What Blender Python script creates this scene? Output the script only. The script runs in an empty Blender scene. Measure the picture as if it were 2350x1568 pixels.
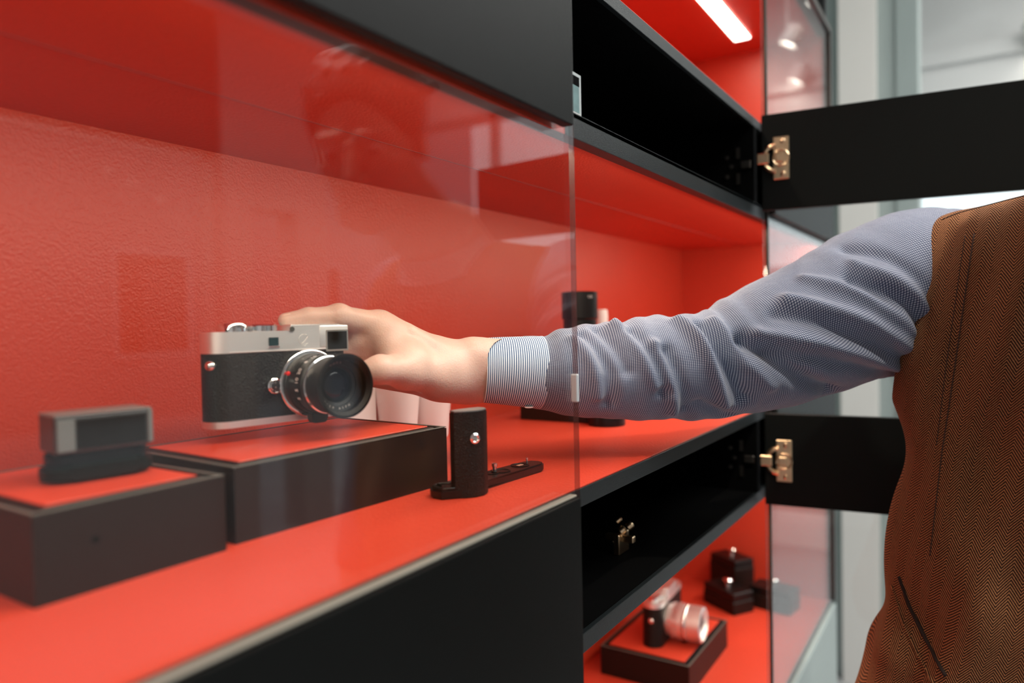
import bpy, bmesh, math, random
import numpy as np
from mathutils import Matrix, Vector, Euler
PI = math.pi
random.seed(7)
sc = bpy.context.scene
COL = sc.collection

# ------------------------------------------------------------------ camera
cam_d = bpy.data.cameras.new('camera'); cam = bpy.data.objects.new('camera', cam_d); COL.objects.link(cam)
Rr = ((0.5367, 0.0324, 0.8431), (-0.8435, -0.0027, 0.5371), (-0.0197, 0.9995, -0.0259))   # right, up, forward
M = Matrix(((Rr[0][0], Rr[0][1], -Rr[0][2], 0), (Rr[1][0], Rr[1][1], -Rr[1][2], 0), (Rr[2][0], Rr[2][1], -Rr[2][2], 0), (0, 0, 0, 1)))
cam.matrix_world = M
cam_d.sensor_width = 36; cam_d.lens = 25.77
cam_d.clip_start = .02; cam_d.clip_end = 200
cam_d.dof.use_dof = True; cam_d.dof.focus_distance = .765; cam_d.dof.aperture_fstop = 2.6
cam_d.dof.aperture_blades = 0
sc.camera = cam
# ------------------------------------------------------------------ world, lights, exposure
sc.view_settings.view_transform = 'Standard'; sc.view_settings.look = 'None'
sc.view_settings.exposure = 0.0; sc.view_settings.gamma = 1.0
sc.view_settings.use_curve_mapping = False
sc.cycles.use_denoising = True
sc.cycles.max_bounces = 10; sc.cycles.transparent_max_bounces = 16; sc.cycles.glossy_bounces = 6
sc.cycles.sample_clamp_indirect = 6
w = bpy.data.worlds.new('world'); sc.world = w; w.use_nodes = True
bgn = w.node_tree.nodes['Background']
bgn.inputs[0].default_value = (.86, .93, 1.0, 1); bgn.inputs[1].default_value = 1.6

def area(name, loc, target, sx, sy, power, color):
    d = bpy.data.lights.new(name, 'AREA'); d.shape = 'RECTANGLE'; d.size = sx; d.size_y = sy; d.energy = power; d.color = color
    o = bpy.data.objects.new(name, d); COL.objects.link(o); o.location = loc
    o.rotation_euler = (Vector(target) - Vector(loc)).to_track_quat('-Z', 'Y').to_euler()
    return o
area('room_fill_light', (1.3, -1.4, 1.84), (1.3, -1.4, 0), 2.4, 1.2, 100, (1, .98, .96))  # added fill lamp under the ceiling, no fixture behind it
area('room_fill_light', (3.2, -1.1, 1.84), (3.2, -1.1, 0), 1.2, 1.6, 30, (1, .97, .94))  # second added fill, brightens the right-hand end of the room
WARM = (1, .84, .64)
# ------------------------------------------------------------------ materials
def newmat(name):
    m = bpy.data.materials.new(name); m.use_nodes = True
    return m, m.node_tree, m.node_tree.nodes['Principled BSDF']
def N(nt, t, **kw):
    n = nt.nodes.new(t)
    for k, v in kw.items(): setattr(n, k, v)
    return n
def ramp(nt, fac, stops):
    r = N(nt, 'ShaderNodeValToRGB'); nt.links.new(fac, r.inputs[0])
    els = r.color_ramp.elements
    while len(els) < len(stops): els.new(.5)
    for e, (p, c) in zip(els, stops): e.position = p; e.color = (*c, 1)
    return r.outputs[0]
def mathn(nt, op, a, b=None, c=None):
    n = N(nt, 'ShaderNodeMath', operation=op)
    for i, v in enumerate((a, b, c)):
        if v is None: continue
        if isinstance(v, (int, float)): n.inputs[i].default_value = v
        else: nt.links.new(v, n.inputs[i])
    return n.outputs[0]
def mat(name, base, rough=.5, metal=0, spec=.5, nscale=0, nvar=.0, bump=0, bscale=200, voro=False, coat=0, sss=0, sheen=0):
    m, nt, p = newmat(name)
    p.inputs['Base Color'].default_value = (*base, 1); p.inputs['Roughness'].default_value = rough
    p.inputs['Metallic'].default_value = metal; p.inputs['Specular IOR Level'].default_value = spec
    p.inputs['Coat Weight'].default_value = coat; p.inputs['Sheen Weight'].default_value = sheen
    tc = N(nt, 'ShaderNodeTexCoord')
    if sss:
        p.inputs['Subsurface Weight'].default_value = sss; p.inputs['Subsurface Radius'].default_value = (1, .35, .2); p.inputs['Subsurface Scale'].default_value = .008
    if nvar:
        n = N(nt, 'ShaderNodeTexNoise'); n.inputs['Scale'].default_value = nscale; n.inputs['Detail'].default_value = 4
        nt.links.new(tc.outputs['Object'], n.inputs['Vector'])
        c = ramp(nt, n.outputs[0], [(.3, tuple(max(0, v * (1 - nvar)) for v in base)), (.7, tuple(min(1, v * (1 + nvar)) for v in base))])
        nt.links.new(c, p.inputs['Base Color'])
    if bump:
        if voro:
            n = N(nt, 'ShaderNodeTexVoronoi', feature='SMOOTH_F1'); n.inputs['Scale'].default_value = bscale
            ns = N(nt, 'ShaderNodeTexNoise'); ns.inputs['Scale'].default_value = bscale * .35; nt.links.new(tc.outputs['Object'], ns.inputs['Vector'])
            mx = N(nt, 'ShaderNodeVectorMath', operation='MULTIPLY_ADD'); nt.links.new(ns.outputs['Color'], mx.inputs[0]); mx.inputs[1].default_value = (1.6 / bscale,) * 3
            nt.links.new(tc.outputs['Object'], mx.inputs[2]); nt.links.new(mx.outputs[0], n.inputs['Vector'])
        else:
            n = N(nt, 'ShaderNodeTexNoise'); n.inputs['Scale'].default_value = bscale; n.inputs['Detail'].default_value = 3; nt.links.new(tc.outputs['Object'], n.inputs['Vector'])
        b = N(nt, 'ShaderNodeBump'); b.inputs['Strength'].default_value = bump; b.inputs['Distance'].default_value = .0008
        nt.links.new(n.outputs[0], b.inputs['Height']); nt.links.new(b.outputs[0], p.inputs['Normal'])
    return m
def emis(name, col, s):
    m, nt, p = newmat(name); p.inputs['Base Color'].default_value = (*col, 1)
    p.inputs['Emission Color'].default_value = (*col, 1); p.inputs['Emission Strength'].default_value = s
    return m
def glass(name, tint=(.985, 1, .99)):
    m = bpy.data.materials.new(name); m.use_nodes = True; nt = m.node_tree; nt.nodes.clear()
    o = N(nt, 'ShaderNodeOutputMaterial'); mx = N(nt, 'ShaderNodeMixShader'); t = N(nt, 'ShaderNodeBsdfTransparent'); g = N(nt, 'ShaderNodeBsdfGlossy')
    t.inputs[0].default_value = (*tint, 1); g.inputs['Roughness'].default_value = .0
    f = N(nt, 'ShaderNodeFresnel'); ge = N(nt, 'ShaderNodeNewGeometry')
    ior = mathn(nt, 'ADD', mathn(nt, 'MULTIPLY', ge.outputs['Backfacing'], 1 / 1.52 - 1.52), 1.52)
    nt.links.new(ior, f.inputs['IOR']); nt.links.new(f.outputs[0], mx.inputs[0]); nt.links.new(t.outputs[0], mx.inputs[1]); nt.links.new(g.outputs[0], mx.inputs[2])
    nt.links.new(mx.outputs[0], o.inputs[0]); return m
RED = mat('red_leather', (.56, .048, .022), .42, spec=.5, nscale=6, nvar=.04, bump=.55, bscale=420, voro=True)
BLACKL = mat('black_laminate', (.0035, .0045, .004), .48, spec=.12, bump=.25, bscale=900)
LIP = mat('black_textured_edge', (.012, .016, .017), .42, spec=.35, bump=.5, bscale=1100)
INNER = mat('black_interior', (.003, .003, .003), .8, spec=.03)
GLASS = glass('pane_glass')
def edge_glass():
    m = bpy.data.materials.new('glass_edge'); m.use_nodes = True; nt = m.node_tree; nt.nodes.clear()
    o = N(nt, 'ShaderNodeOutputMaterial'); mx = N(nt, 'ShaderNodeMixShader'); t = N(nt, 'ShaderNodeBsdfTransparent'); g = N(nt, 'ShaderNodeBsdfGlossy')
    t.inputs[0].default_value = (.72, .66, .66, 1); g.inputs['Roughness'].default_value = .35; g.inputs[0].default_value = (.45, .45, .45, 1); mx.inputs[0].default_value = .22
    nt.links.new(t.outputs[0], mx.inputs[1]); nt.links.new(g.outputs[0], mx.inputs[2]); nt.links.new(mx.outputs[0], o.inputs[0]); return m
EDGE = edge_glass()
BRASS = mat('nickel_brass', (.80, .58, .36), .28, metal=1, nscale=60, nvar=.08)
STEEL = mat('bright_steel', (.78, .78, .78), .2, metal=1)
CHROME = mat('satin_chrome', (.93, .93, .93), .42, metal=1, bump=.08, bscale=3000)
CHROMEB = mat('bright_chrome', (.88, .88, .88), .12, metal=1)
BLEATHER = mat('black_leatherette', (.005, .005, .005), .45, spec=.28, bump=.9, bscale=900, voro=True)
BLKANO = mat('black_anodised_metal', (.004, .004, .004), .36, spec=.35, bump=.1, bscale=1500)
BLKSAT = mat('black_satin_hood', (.004, .0035, .0035), .42, spec=.16)
PEDEST = mat('dark_brown_box_board', (.010, .006, .005), .45, spec=.25, bump=.15, bscale=700)
PEDRIM = mat('rim_highlight', (.085, .09, .082), .4, spec=.5)  # paler tone stands in for light on the top edge
WHITEP = mat('white_porcelain', (.93, .93, .95), .3, spec=.5)
WHITE = mat('white_paint', (.86, .86, .86), .6, nscale=3, nvar=.02)
WINK = mat('white_ink', (.85, .85, .85), .5)
YINK = mat('amber_ink', (.75, .42, .06), .5)
REDDOT = mat('red_enamel', (.8, .01, .01), .18, coat=.5)
GREYT = mat('grey_green_paint', (.36, .42, .41), .5, nscale=4, nvar=.04)
DKGLASS = mat('dark_window_glass', (.010, .007, .005), .06, spec=.18)
TEALGL = mat('teal_window_glass', (.012, .035, .042), .08, spec=.3)
SKIN = mat('skin', (.62, .43, .365), .45, spec=.35, nscale=40, nvar=.06, bump=.25, bscale=600, voro=True, sss=.25)
HAIR = mat('dark_brown_hair', (.03, .017, .010), .5, nscale=90, nvar=.4, bump=.8, bscale=300)
SHOE = mat('brown_shoe_leather', (.09, .04, .02), .35, nscale=20, nvar=.2)
TROUS = mat('charcoal_trouser_wool', (.03, .03, .035), .85, spec=.2, nscale=200, nvar=.3)
EYEW = mat('eye_white', (.8, .78, .75), .15)
IRIS = mat('brown_iris', (.05, .025, .012), .15)

def gingham():
    m, nt, p = newmat('blue_gingham_cotton')
    uv = N(nt, 'ShaderNodeUVMap'); sx = N(nt, 'ShaderNodeSeparateXYZ'); nt.links.new(uv.outputs[0], sx.inputs[0])
    def band(s): return mathn(nt, 'GREATER_THAN', mathn(nt, 'FRACT', mathn(nt, 'MULTIPLY', s, 1 / .0021)), .5)
    a = mathn(nt, 'ADD', band(sx.outputs[0]), band(sx.outputs[1]))
    c = ramp(nt, mathn(nt, 'MULTIPLY', a, .5), [(0, (.44, .475, .55)), (.5, (.10, .13, .21)), (1, (.03, .04, .085))])
    nt.links.new(c, p.inputs['Base Color']); p.inputs['Roughness'].default_value = .8; p.inputs['Specular IOR Level'].default_value = .25; p.inputs['Sheen Weight'].default_value = .25
    n = N(nt, 'ShaderNodeTexNoise'); n.inputs['Scale'].default_value = 55; n.inputs['Detail'].default_value = 4
    tc = N(nt, 'ShaderNodeTexCoord'); nt.links.new(tc.outputs['Object'], n.inputs['Vector'])
    b = N(nt, 'ShaderNodeBump'); b.inputs['Strength'].default_value = .35; b.inputs['Distance'].default_value = .004
    nt.links.new(n.outputs[0], b.inputs['Height']); nt.links.new(b.outputs[0], p.inputs['Normal'])
    return m
def stripes():
    m, nt, p = newmat('blue_striped_cuff_cotton')
    uv = N(nt, 'ShaderNodeUVMap'); sx = N(nt, 'ShaderNodeSeparateXYZ'); nt.links.new(uv.outputs[0], sx.inputs[0])
    a = mathn(nt, 'GREATER_THAN', mathn(nt, 'FRACT', mathn(nt, 'MULTIPLY', sx.outputs[1], 1 / .0021)), .5)
    nt.links.new(ramp(nt, a, [(0, (.70, .78, .86)), (1, (.06, .12, .24))]), p.inputs['Base Color'])
    p.inputs['Roughness'].default_value = .75; p.inputs['Specular IOR Level'].default_value = .25
    return m
def herringbone():
    m, nt, p = newmat('brown_herringbone_tweed')
    tc = N(nt, 'ShaderNodeTexCoord'); sx = N(nt, 'ShaderNodeSeparateXYZ'); nt.links.new(tc.outputs['Object'], sx.inputs[0])
    ns = N(nt, 'ShaderNodeTexNoise'); ns.inputs['Scale'].default_value = 14; nt.links.new(tc.outputs['Object'], ns.inputs['Vector'])
    y = mathn(nt, 'ADD', mathn(nt, 'ADD', sx.outputs[1], mathn(nt, 'MULTIPLY', sx.outputs[2], .16)), mathn(nt, 'MULTIPLY', ns.outputs[0], .006))
    u_ = mathn(nt, 'MULTIPLY', y, 1 / .0190)
    tri = mathn(nt, 'ABSOLUTE', mathn(nt, 'SUBTRACT', mathn(nt, 'FRACT', u_), .5))
    z = mathn(nt, 'ADD', sx.outputs[2], mathn(nt, 'MULTIPLY', tri, .0190 * 1.4))
    st = mathn(nt, 'SINE', mathn(nt, 'MULTIPLY', z, 2 * PI / .0034))
    nz = N(nt, 'ShaderNodeTexNoise'); nz.inputs['Scale'].default_value = 700; nz.inputs['Detail'].default_value = 3; nt.links.new(tc.outputs['Object'], nz.inputs['Vector'])
    f = mathn(nt, 'ADD', mathn(nt, 'MULTIPLY', mathn(nt, 'ADD', st, 1), .28), mathn(nt, 'MULTIPLY', nz.outputs[0], .5))
    c = ramp(nt, f, [(.2, (.014, .006, .004)), (.5, (.082, .031, .015)), (.8, (.44, .19, .08))])
    nt.links.new(c, p.inputs['Base Color']); p.inputs['Roughness'].default_value = .95; p.inputs['Specular IOR Level'].default_value = .15
    p.inputs['Sheen Weight'].default_value = .25; p.inputs['Sheen Tint'].default_value = (.8, .45, .25, 1)
    b = N(nt, 'ShaderNodeBump'); b.inputs['Strength'].default_value = .7; b.inputs['Distance'].default_value = .0012
    nt.links.new(f, b.inputs['Height']); nt.links.new(b.outputs[0], p.inputs['Normal'])
    return m
GING, CUFF, TWEED = gingham(), stripes(), herringbone()

# ------------------------------------------------------------------ helpers
def obj(name, bm, m, parent=None, smooth=None):
    me = bpy.data.meshes.new(name)
    bmesh.ops.recalc_face_normals(bm, faces=bm.faces)
    bm.to_mesh(me); bm.free()
    for mm in (m if isinstance(m, (list, tuple)) else [m]): me.materials.append(mm)
    if smooth is not None:
        if hasattr(me, 'shade_auto_smooth'): pass
        me.polygons.foreach_set('use_smooth', [True] * len(me.polygons))
        if smooth < 180:
            me.update(); bm2 = bmesh.new(); bm2.from_mesh(me)
            for e in bm2.edges:
                if len(e.link_faces) == 2 and e.calc_face_angle(0) > math.radians(smooth): e.smooth = False
            bm2.to_mesh(me); bm2.free()
    o = bpy.data.objects.new(name, me); COL.objects.link(o)
    if parent: o.parent = parent
    return o
def thing(name, label, cat, loc=(0, 0, 0), rz=0, group=None):
    o = bpy.data.objects.new(name, None); COL.objects.link(o); o.location = loc; o.rotation_euler = (0, 0, rz)
    o.empty_display_size = .02
    o['label'] = label; o['category'] = cat
    if group: o['group'] = group
    return o
def tag(o, label, cat, group=None):
    o['label'] = label; o['category'] = cat
    if group: o['group'] = group
    return o
def struct(name, bm, m):
    o = obj(name, bm, m); o['kind'] = 'structure'; return o
def NB(): return bmesh.new()
def box(bm, x0, x1, y0, y1, z0, z1, bev=0, seg=2, mi=0, mtx=None):
    t = bmesh.new()
    vs = [t.verts.new(p) for p in ((x0, y0, z0), (x1, y0, z0), (x1, y1, z0), (x0, y1, z0), (x0, y0, z1), (x1, y0, z1), (x1, y1, z1), (x0, y1, z1))]
    for f in ((0, 3, 2, 1), (4, 5, 6, 7), (0, 1, 5, 4), (1, 2, 6, 5), (2, 3, 7, 6), (3, 0, 4, 7)): t.faces.new([vs[i] for i in f])
    if bev: bmesh.ops.bevel(t, geom=list(t.edges), offset=bev, segments=seg, affect='EDGES', profile=.5)
    merge(bm, t, mi, mtx); return bm
def merge(bm, t, mi=0, mtx=None):
    for f in t.faces: f.material_index = mi
    if mtx is not None: bmesh.ops.transform(t, matrix=mtx, verts=t.verts)
    me = bpy.data.meshes.new('tmp'); t.to_mesh(me); t.free(); bm.from_mesh(me); bpy.data.meshes.remove(me)
def lathe(bm, prof, seg=48, mtx=None, mi=0, cap=True):
    """prof: list of (r, h) revolved about local z"""
    t = bmesh.new(); rings = []
    for r, h in prof:
        if r < 1e-6: rings.append([t.verts.new((0, 0, h))])
        else: rings.append([t.verts.new((r * math.cos(2 * PI * i / seg), r * math.sin(2 * PI * i / seg), h)) for i in range(seg)])
    for a, b in zip(rings, rings[1:]):
        for i in range(seg):
            j = (i + 1) % seg
            if len(a) == 1 and len(b) == 1: continue
            if len(a) == 1: t.faces.new((a[0], b[i], b[j]))
            elif len(b) == 1: t.faces.new((a[i], a[j], b[0]))
            else: t.faces.new((a[i], a[j], b[j], b[i]))
    if cap:
        for r_ in (rings[0], rings[-1]):
            if len(r_) > 1:
                try: t.faces.new(r_)
                except ValueError: pass
    bmesh.ops.recalc_face_normals(t, faces=t.faces)
    merge(bm, t, mi, mtx); return bm
def prism(bm, pts, z0, z1, bev=0, mi=0, mtx=None):
    t = bmesh.new(); lo = [t.verts.new((x, y, z0)) for x, y in pts]; hi = [t.verts.new((x, y, z1)) for x, y in pts]
    t.faces.new(lo[::-1]); t.faces.new(hi); n = len(pts)
    for i in range(n): t.faces.new((lo[i], lo[(i + 1) % n], hi[(i + 1) % n], hi[i]))
    if bev:
        bmesh.ops.bevel(t, geom=[e for e in t.edges if abs(e.verts[0].co.z - e.verts[1].co.z) < 1e-6], offset=bev, segments=2, affect='EDGES')
    merge(bm, t, mi, mtx); return bm
def tube(bm, pts, r, seg=10, mi=0, mtx=None, closed=False):
    t = bmesh.new(); pts = [Vector(p) for p in pts]; n = len(pts); rings = []
    for i, p in enumerate(pts):
        if closed: d = pts[(i + 1) % n] - pts[i - 1]
        else: d = pts[min(i + 1, n - 1)] - pts[max(i - 1, 0)]
        q = d.to_track_quat('Z', 'Y'); rr = r[i] if isinstance(r, (list, tuple)) else r
        rings.append([t.verts.new(p + q @ Vector((rr * math.cos(2 * PI * k / seg), rr * math.sin(2 * PI * k / seg), 0))) for k in range(seg)])
    for i in range(n if closed else n - 1):
        a, b = rings[i], rings[(i + 1) % n]
        off = 0
        if closed and i == n - 1:
            off = min(range(seg), key=lambda o_: (a[0].co - b[o_].co).length)
        for k in range(seg): t.faces.new((a[k], a[(k + 1) % seg], b[(k + 1 + off) % seg], b[(k + off) % seg]))
    if not closed: t.faces.new(rings[0][::-1]); t.faces.new(rings[-1])
    merge(bm, t, mi, mtx); return bm
def T(x, y, z): return Matrix.Translation((x, y, z))
def RX(a): return Matrix.Rotation(a, 4, 'X')
def RY(a): return Matrix.Rotation(a, 4, 'Y')
def RZ(a): return Matrix.Rotation(a, 4, 'Z')
def rrect(x0, x1, y0, y1, r, n=6):
    out = []
    for cx, cy, a0 in ((x1 - r, y1 - r, 0), (x0 + r, y1 - r, 90), (x0 + r, y0 + r, 180), (x1 - r, y0 + r, 270)):
        for i in range(n + 1):
            a = math.radians(a0 + 90 * i / n); out.append((cx + r * math.cos(a), cy + r * math.sin(a)))
    return out
def text_mesh(bm, s, size, mtx, mi=0, depth=.00008):
    cu = bpy.data.curves.new('txt', 'FONT'); cu.body = s; cu.size = size; cu.align_x = 'CENTER'; cu.align_y = 'CENTER'; cu.extrude = depth; cu.resolution_u = 3
    o = bpy.data.objects.new('txt', cu); COL.objects.link(o)
    dg = bpy.context.evaluated_depsgraph_get(); me = bpy.data.meshes.new_from_object(o.evaluated_get(dg))
    t = bmesh.new(); t.from_mesh(me); merge(bm, t, mi, mtx)
    bpy.data.objects.remove(o); bpy.data.curves.remove(cu); bpy.data.meshes.remove(me)

# ------------------------------------------------------------------ signed distance modelling (organic bodies)
class SDF:
    def __init__(s, lo, hi, h):
        s.lo = np.array(lo, np.float32); s.h = h
        s.n = np.ceil((np.array(hi) - np.array(lo)) / h).astype(int) + 1
        s.d = np.full(s.n, 1.0, np.float32)
    def grid(s, blo, bhi):
        a = np.clip(np.floor((np.array(blo) - s.lo) / s.h).astype(int), 0, s.n); b = np.clip(np.ceil((np.array(bhi) - s.lo) / s.h).astype(int) + 1, 0, s.n)
        ax = [s.lo[i] + s.h * np.arange(a[i], b[i], dtype=np.float32) for i in range(3)]
        return tuple(slice(a[i], b[i]) for i in range(3)), np.meshgrid(*ax, indexing='ij')
    def add(s, f, blo, bhi, k=.01, op='u'):
        mg = k * 1.5 + 4 * s.h
        sl, (X, Y, Z) = s.grid(np.array(blo) - mg, np.array(bhi) + mg)
        if X.size == 0: return s
        v = f(X, Y, Z); d = s.d[sl]
        if op == 'u':
            hh = np.maximum(k - np.abs(d - v), 0) / k if k > 0 else 0
            s.d[sl] = np.minimum(d, v) - hh * hh * k * .25
        else:
            v = -v; hh = np.maximum(k - np.abs(d - v), 0) / k if k > 0 else 0
            s.d[sl] = np.maximum(d, v) + hh * hh * k * .25
        return s
    def cone(s, a, b, r1, r2, k=.01, op='u'):
        a = np.array(a, np.float32); b = np.array(b, np.float32); r = max(r1, r2)
        def f(X, Y, Z):
            ba = b - a; L2 = float(ba @ ba) + 1e-12
            t = np.clip(((X - a[0]) * ba[0] + (Y - a[1]) * ba[1] + (Z - a[2]) * ba[2]) / L2, 0, 1)
            return np.sqrt((X - a[0] - t * ba[0]) ** 2 + (Y - a[1] - t * ba[1]) ** 2 + (Z - a[2] - t * ba[2]) ** 2) - (r1 + (r2 - r1) * t)
        return s.add(f, np.minimum(a, b) - r, np.maximum(a, b) + r, k, op)
    def ell(s, c, r, k=.01, op='u', rot=None):
        c = np.array(c, np.float32); r = np.array(r, np.float32); m = r.max()
        Rm = np.array(rot.to_3x3() if rot is not None else Matrix.Identity(3), np.float32)
        def f(X, Y, Z):
            x, y, z = X - c[0], Y - c[1], Z - c[2]
            q = [Rm[0, i] * x + Rm[1, i] * y + Rm[2, i] * z for i in range(3)]
            k0 = np.sqrt(sum((q[i] / r[i]) ** 2 for i in range(3))); k1 = np.sqrt(sum((q[i] / r[i] ** 2) ** 2 for i in range(3))) + 1e-9
            return k0 * (k0 - 1) / k1
        return s.add(f, c - m, c + m, k, op)
    def mesh(s):
        d = s.d; h = s.h; sg = d < 0
        c = np.zeros(tuple(np.array(d.shape) - 1), np.int8)
        for i in (0, 1):
            for j in (0, 1):
                for l in (0, 1): c += sg[i:d.shape[0] - 1 + i, j:d.shape[1] - 1 + j, l:d.shape[2] - 1 + l]
        act = (c > 0) & (c < 8); ids = np.full(act.shape, -1, np.int64); idx = np.argwhere(act); ids[act] = np.arange(len(idx))
        acc = np.zeros((len(idx), 3)); cnt = np.zeros(len(idx))
        corners = [(i, j, l) for i in (0, 1) for j in (0, 1) for l in (0, 1)]
        for A_ in corners:
            for ax in range(3):
                if A_[ax]: continue
                B_ = list(A_); B_[ax] = 1
                va = d[idx[:, 0] + A_[0], idx[:, 1] + A_[1], idx[:, 2] + A_[2]]; vb = d[idx[:, 0] + B_[0], idx[:, 1] + B_[1], idx[:, 2] + B_[2]]
                mk = (va < 0) != (vb < 0); t = np.where(mk, va / np.where(mk, va - vb, 1), 0)
                p = np.array(A_, float)[None, :].repeat(len(idx), 0); p[:, ax] += t
                acc[mk] += p[mk]; cnt[mk] += 1
        V = (idx + acc / cnt[:, None]) * h + s.lo
        F = []
        for ax in range(3):
            o1, o2 = (ax + 1) % 3, (ax + 2) % 3
            sl0 = [slice(None)] * 3; sl1 = [slice(None)] * 3; sl0[ax] = slice(0, -1); sl1[ax] = slice(1, None)
            e = sg[tuple(sl0)] != sg[tuple(sl1)]; pos = np.argwhere(e)
            pos = pos[(pos[:, o1] > 0) & (pos[:, o2] > 0) & (pos[:, o1] < d.shape[o1] - 1) & (pos[:, o2] < d.shape[o2] - 1)]
            inside = sg[pos[:, 0], pos[:, 1], pos[:, 2]]
            def g(a, b):
                q = pos.copy(); q[:, o1] -= a; q[:, o2] -= b; return ids[q[:, 0], q[:, 1], q[:, 2]]
            f = np.stack([g(1, 1), g(0, 1), g(0, 0), g(1, 0)], 1); f[~inside] = f[~inside][:, ::-1]; F.append(f)
        F = np.concatenate(F); F = F[(F >= 0).all(1)]
        return V, F
def mesh_from(parts):
    Vs, Fs, o = [], [], 0
    for V, F in parts: Vs.append(V); Fs.append(F + o); o += len(V)
    V = np.concatenate(Vs); F = np.concatenate(Fs)
    me = bpy.data.meshes.new('m'); me.vertices.add(len(V)); me.vertices.foreach_set('co', V.astype(np.float32).ravel())
    me.loops.add(F.size); me.loops.foreach_set('vertex_index', F.astype(np.int32).ravel())
    me.polygons.add(len(F)); me.polygons.foreach_set('loop_start', np.arange(0, F.size, 4, dtype=np.int32)); me.polygons.foreach_set('loop_total', np.full(len(F), 4, np.int32))
    me.polygons.foreach_set('use_smooth', [True] * len(F)); me.update(calc_edges=True); me.validate(); return me
def sdf_obj(name, parts, m, parent, relax=0):
    out = []
    for V, F in parts:
        for _ in range(relax):
            acc = np.zeros_like(V); n = np.zeros(len(V))
            for i in range(4):
                a, b = F[:, i], F[:, (i + 1) % 4]
                np.add.at(acc, a, V[b]); np.add.at(n, a, 1); np.add.at(acc, b, V[a]); np.add.at(n, b, 1)
            V = V * .4 + acc / n[:, None] * .6
        out.append((V, F))
    me = mesh_from(out); me.name = name; me.materials.append(m)
    o = bpy.data.objects.new(name, me); COL.objects.link(o); o.parent = parent; return o

# ------------------------------------------------------------------ the room
FZ, CZ = -1.35, 1.9
b = NB(); box(b, -2.6, 4.7, -3.4, .9, FZ - .1, FZ); struct('floor', b, mat('pale_floor', (.45, .44, .45), .35, nscale=2, nvar=.05))
b = NB(); box(b, -2.6, 4.7, -3.4, .9, CZ, CZ + .1); struct('ceiling', b, WHITE)
b = NB(); box(b, -2.6, 4.7, .72, .9, FZ, CZ); struct('wall_back', b, GREYT)
b = NB(); box(b, -2.7, -2.6, -3.4, .9, FZ, CZ); struct('wall_left', b, WHITE)
# right-hand end wall: tall windows beyond a white stretch with a moulding
b = NB()
box(b, 4.5, 4.62, -.62, .72, .74, CZ); box(b, 4.5, 4.62, -3.4, .72, FZ, -1.15); box(b, 4.5, 4.62, .45, .72, -1.15, .74)
box(b, 4.5, 4.62, -3.4, -3.15, -1.15, 1.55); box(b, 4.5, 4.62, -3.4, -.62, 1.55, CZ); struct('wall_right', b, WHITE)
b = NB(); box(b, 4.46, 4.499, -.62, .72, 1.30, 1.37); struct('trim_1', b, WHITE)
# nearer pier: grey jamb, white column, grey frame
b = NB(); box(b, 2.95, 3.06, .4265, .719, FZ, CZ); struct('trim_2', b, GREYT)
b = NB(); box(b, 2.90, 3.06, .3035, .426, FZ, CZ); struct('trim_3', b, mat('white_column_plaster', (.88, .84, .80), .6))
b = NB(); box(b, 2.93, 3.06, .2445, .303, FZ, CZ); box(b, 2.92, 3.06, .1725, .244, FZ, CZ, .004); struct('trim_4', b, GREYT)
def window(name, frame_bars, panes):
    e = bpy.data.objects.new(name, None); COL.objects.link(e); e['kind'] = 'structure'
    f = NB()
    for q in frame_bars: box(f, *q)
    obj('window_frame', f, GREYT, e)
    for q in panes: obj('pane', box(NB(), *q), GLASS, e)
bars = [(4.52, 4.58, y - .03, y + .03, -1.15, 1.55) for y in (-.65, -1.7, -2.4, -3.12)] + [(4.52, 4.58, -3.09, .42, -1.15, -1.1), (4.52, 4.58, -3.09, -.68, 1.49, 1.55), (4.52, 4.58, -.62, .42, .68, .74), (4.52, 4.58, .39, .45, -1.15, .74)]
window('window_1', bars, [(4.545, 4.551, -.62, .39, -1.1, .68), (4.545, 4.551, -1.67, -.68, -1.1, 1.49), (4.545, 4.551, -2.37, -1.73, -1.1, 1.49), (4.545, 4.551, -3.09, -2.43, -1.1, 1.49)])
# shop front behind the photographer
b = NB()
box(b, -2.6, 0.1, -3.4, -3.25, FZ, CZ); box(b, 2.80, 3.0, -3.4, -3.2, FZ, CZ); box(b, 3.36, 3.62, -3.4, -3.2, FZ, CZ); box(b, 4.3, 4.5, -3.4, -3.2, FZ, CZ)
box(b, 3.0, 3.36, -3.4, -3.2, .75, CZ); box(b, 3.62, 4.3, -3.4, -3.2, 1.25, CZ); box(b, .1, 2.80, -3.4, -3.25, FZ, -.75)
struct('wall_front', b, mat('greige_wall', (.36, .34, .33), .6, nscale=3, nvar=.03))
bars = [(x - .03, x + .03, -3.36, -3.3, -.75, 1.05) for x in (.13, 1.45, 2.77)] + [(.13, 2.77, -3.36, -3.3, -.75, -.7), (.13, 2.77, -3.36, -3.3, 1.0, 1.05)]
window('window_2', bars, [(.16, 1.42, -3.333, -3.327, -.7, 1.0), (1.48, 2.74, -3.333, -3.327, -.7, 1.0)])
b = NB(); box(b, .1, 2.80, -3.4, -3.25, 1.05, CZ); struct('trim_5', b, mat('veil_dimming_band', (.05, .05, .05), .5))  # dark band added to keep the mirrored veil on the near glass low
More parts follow.
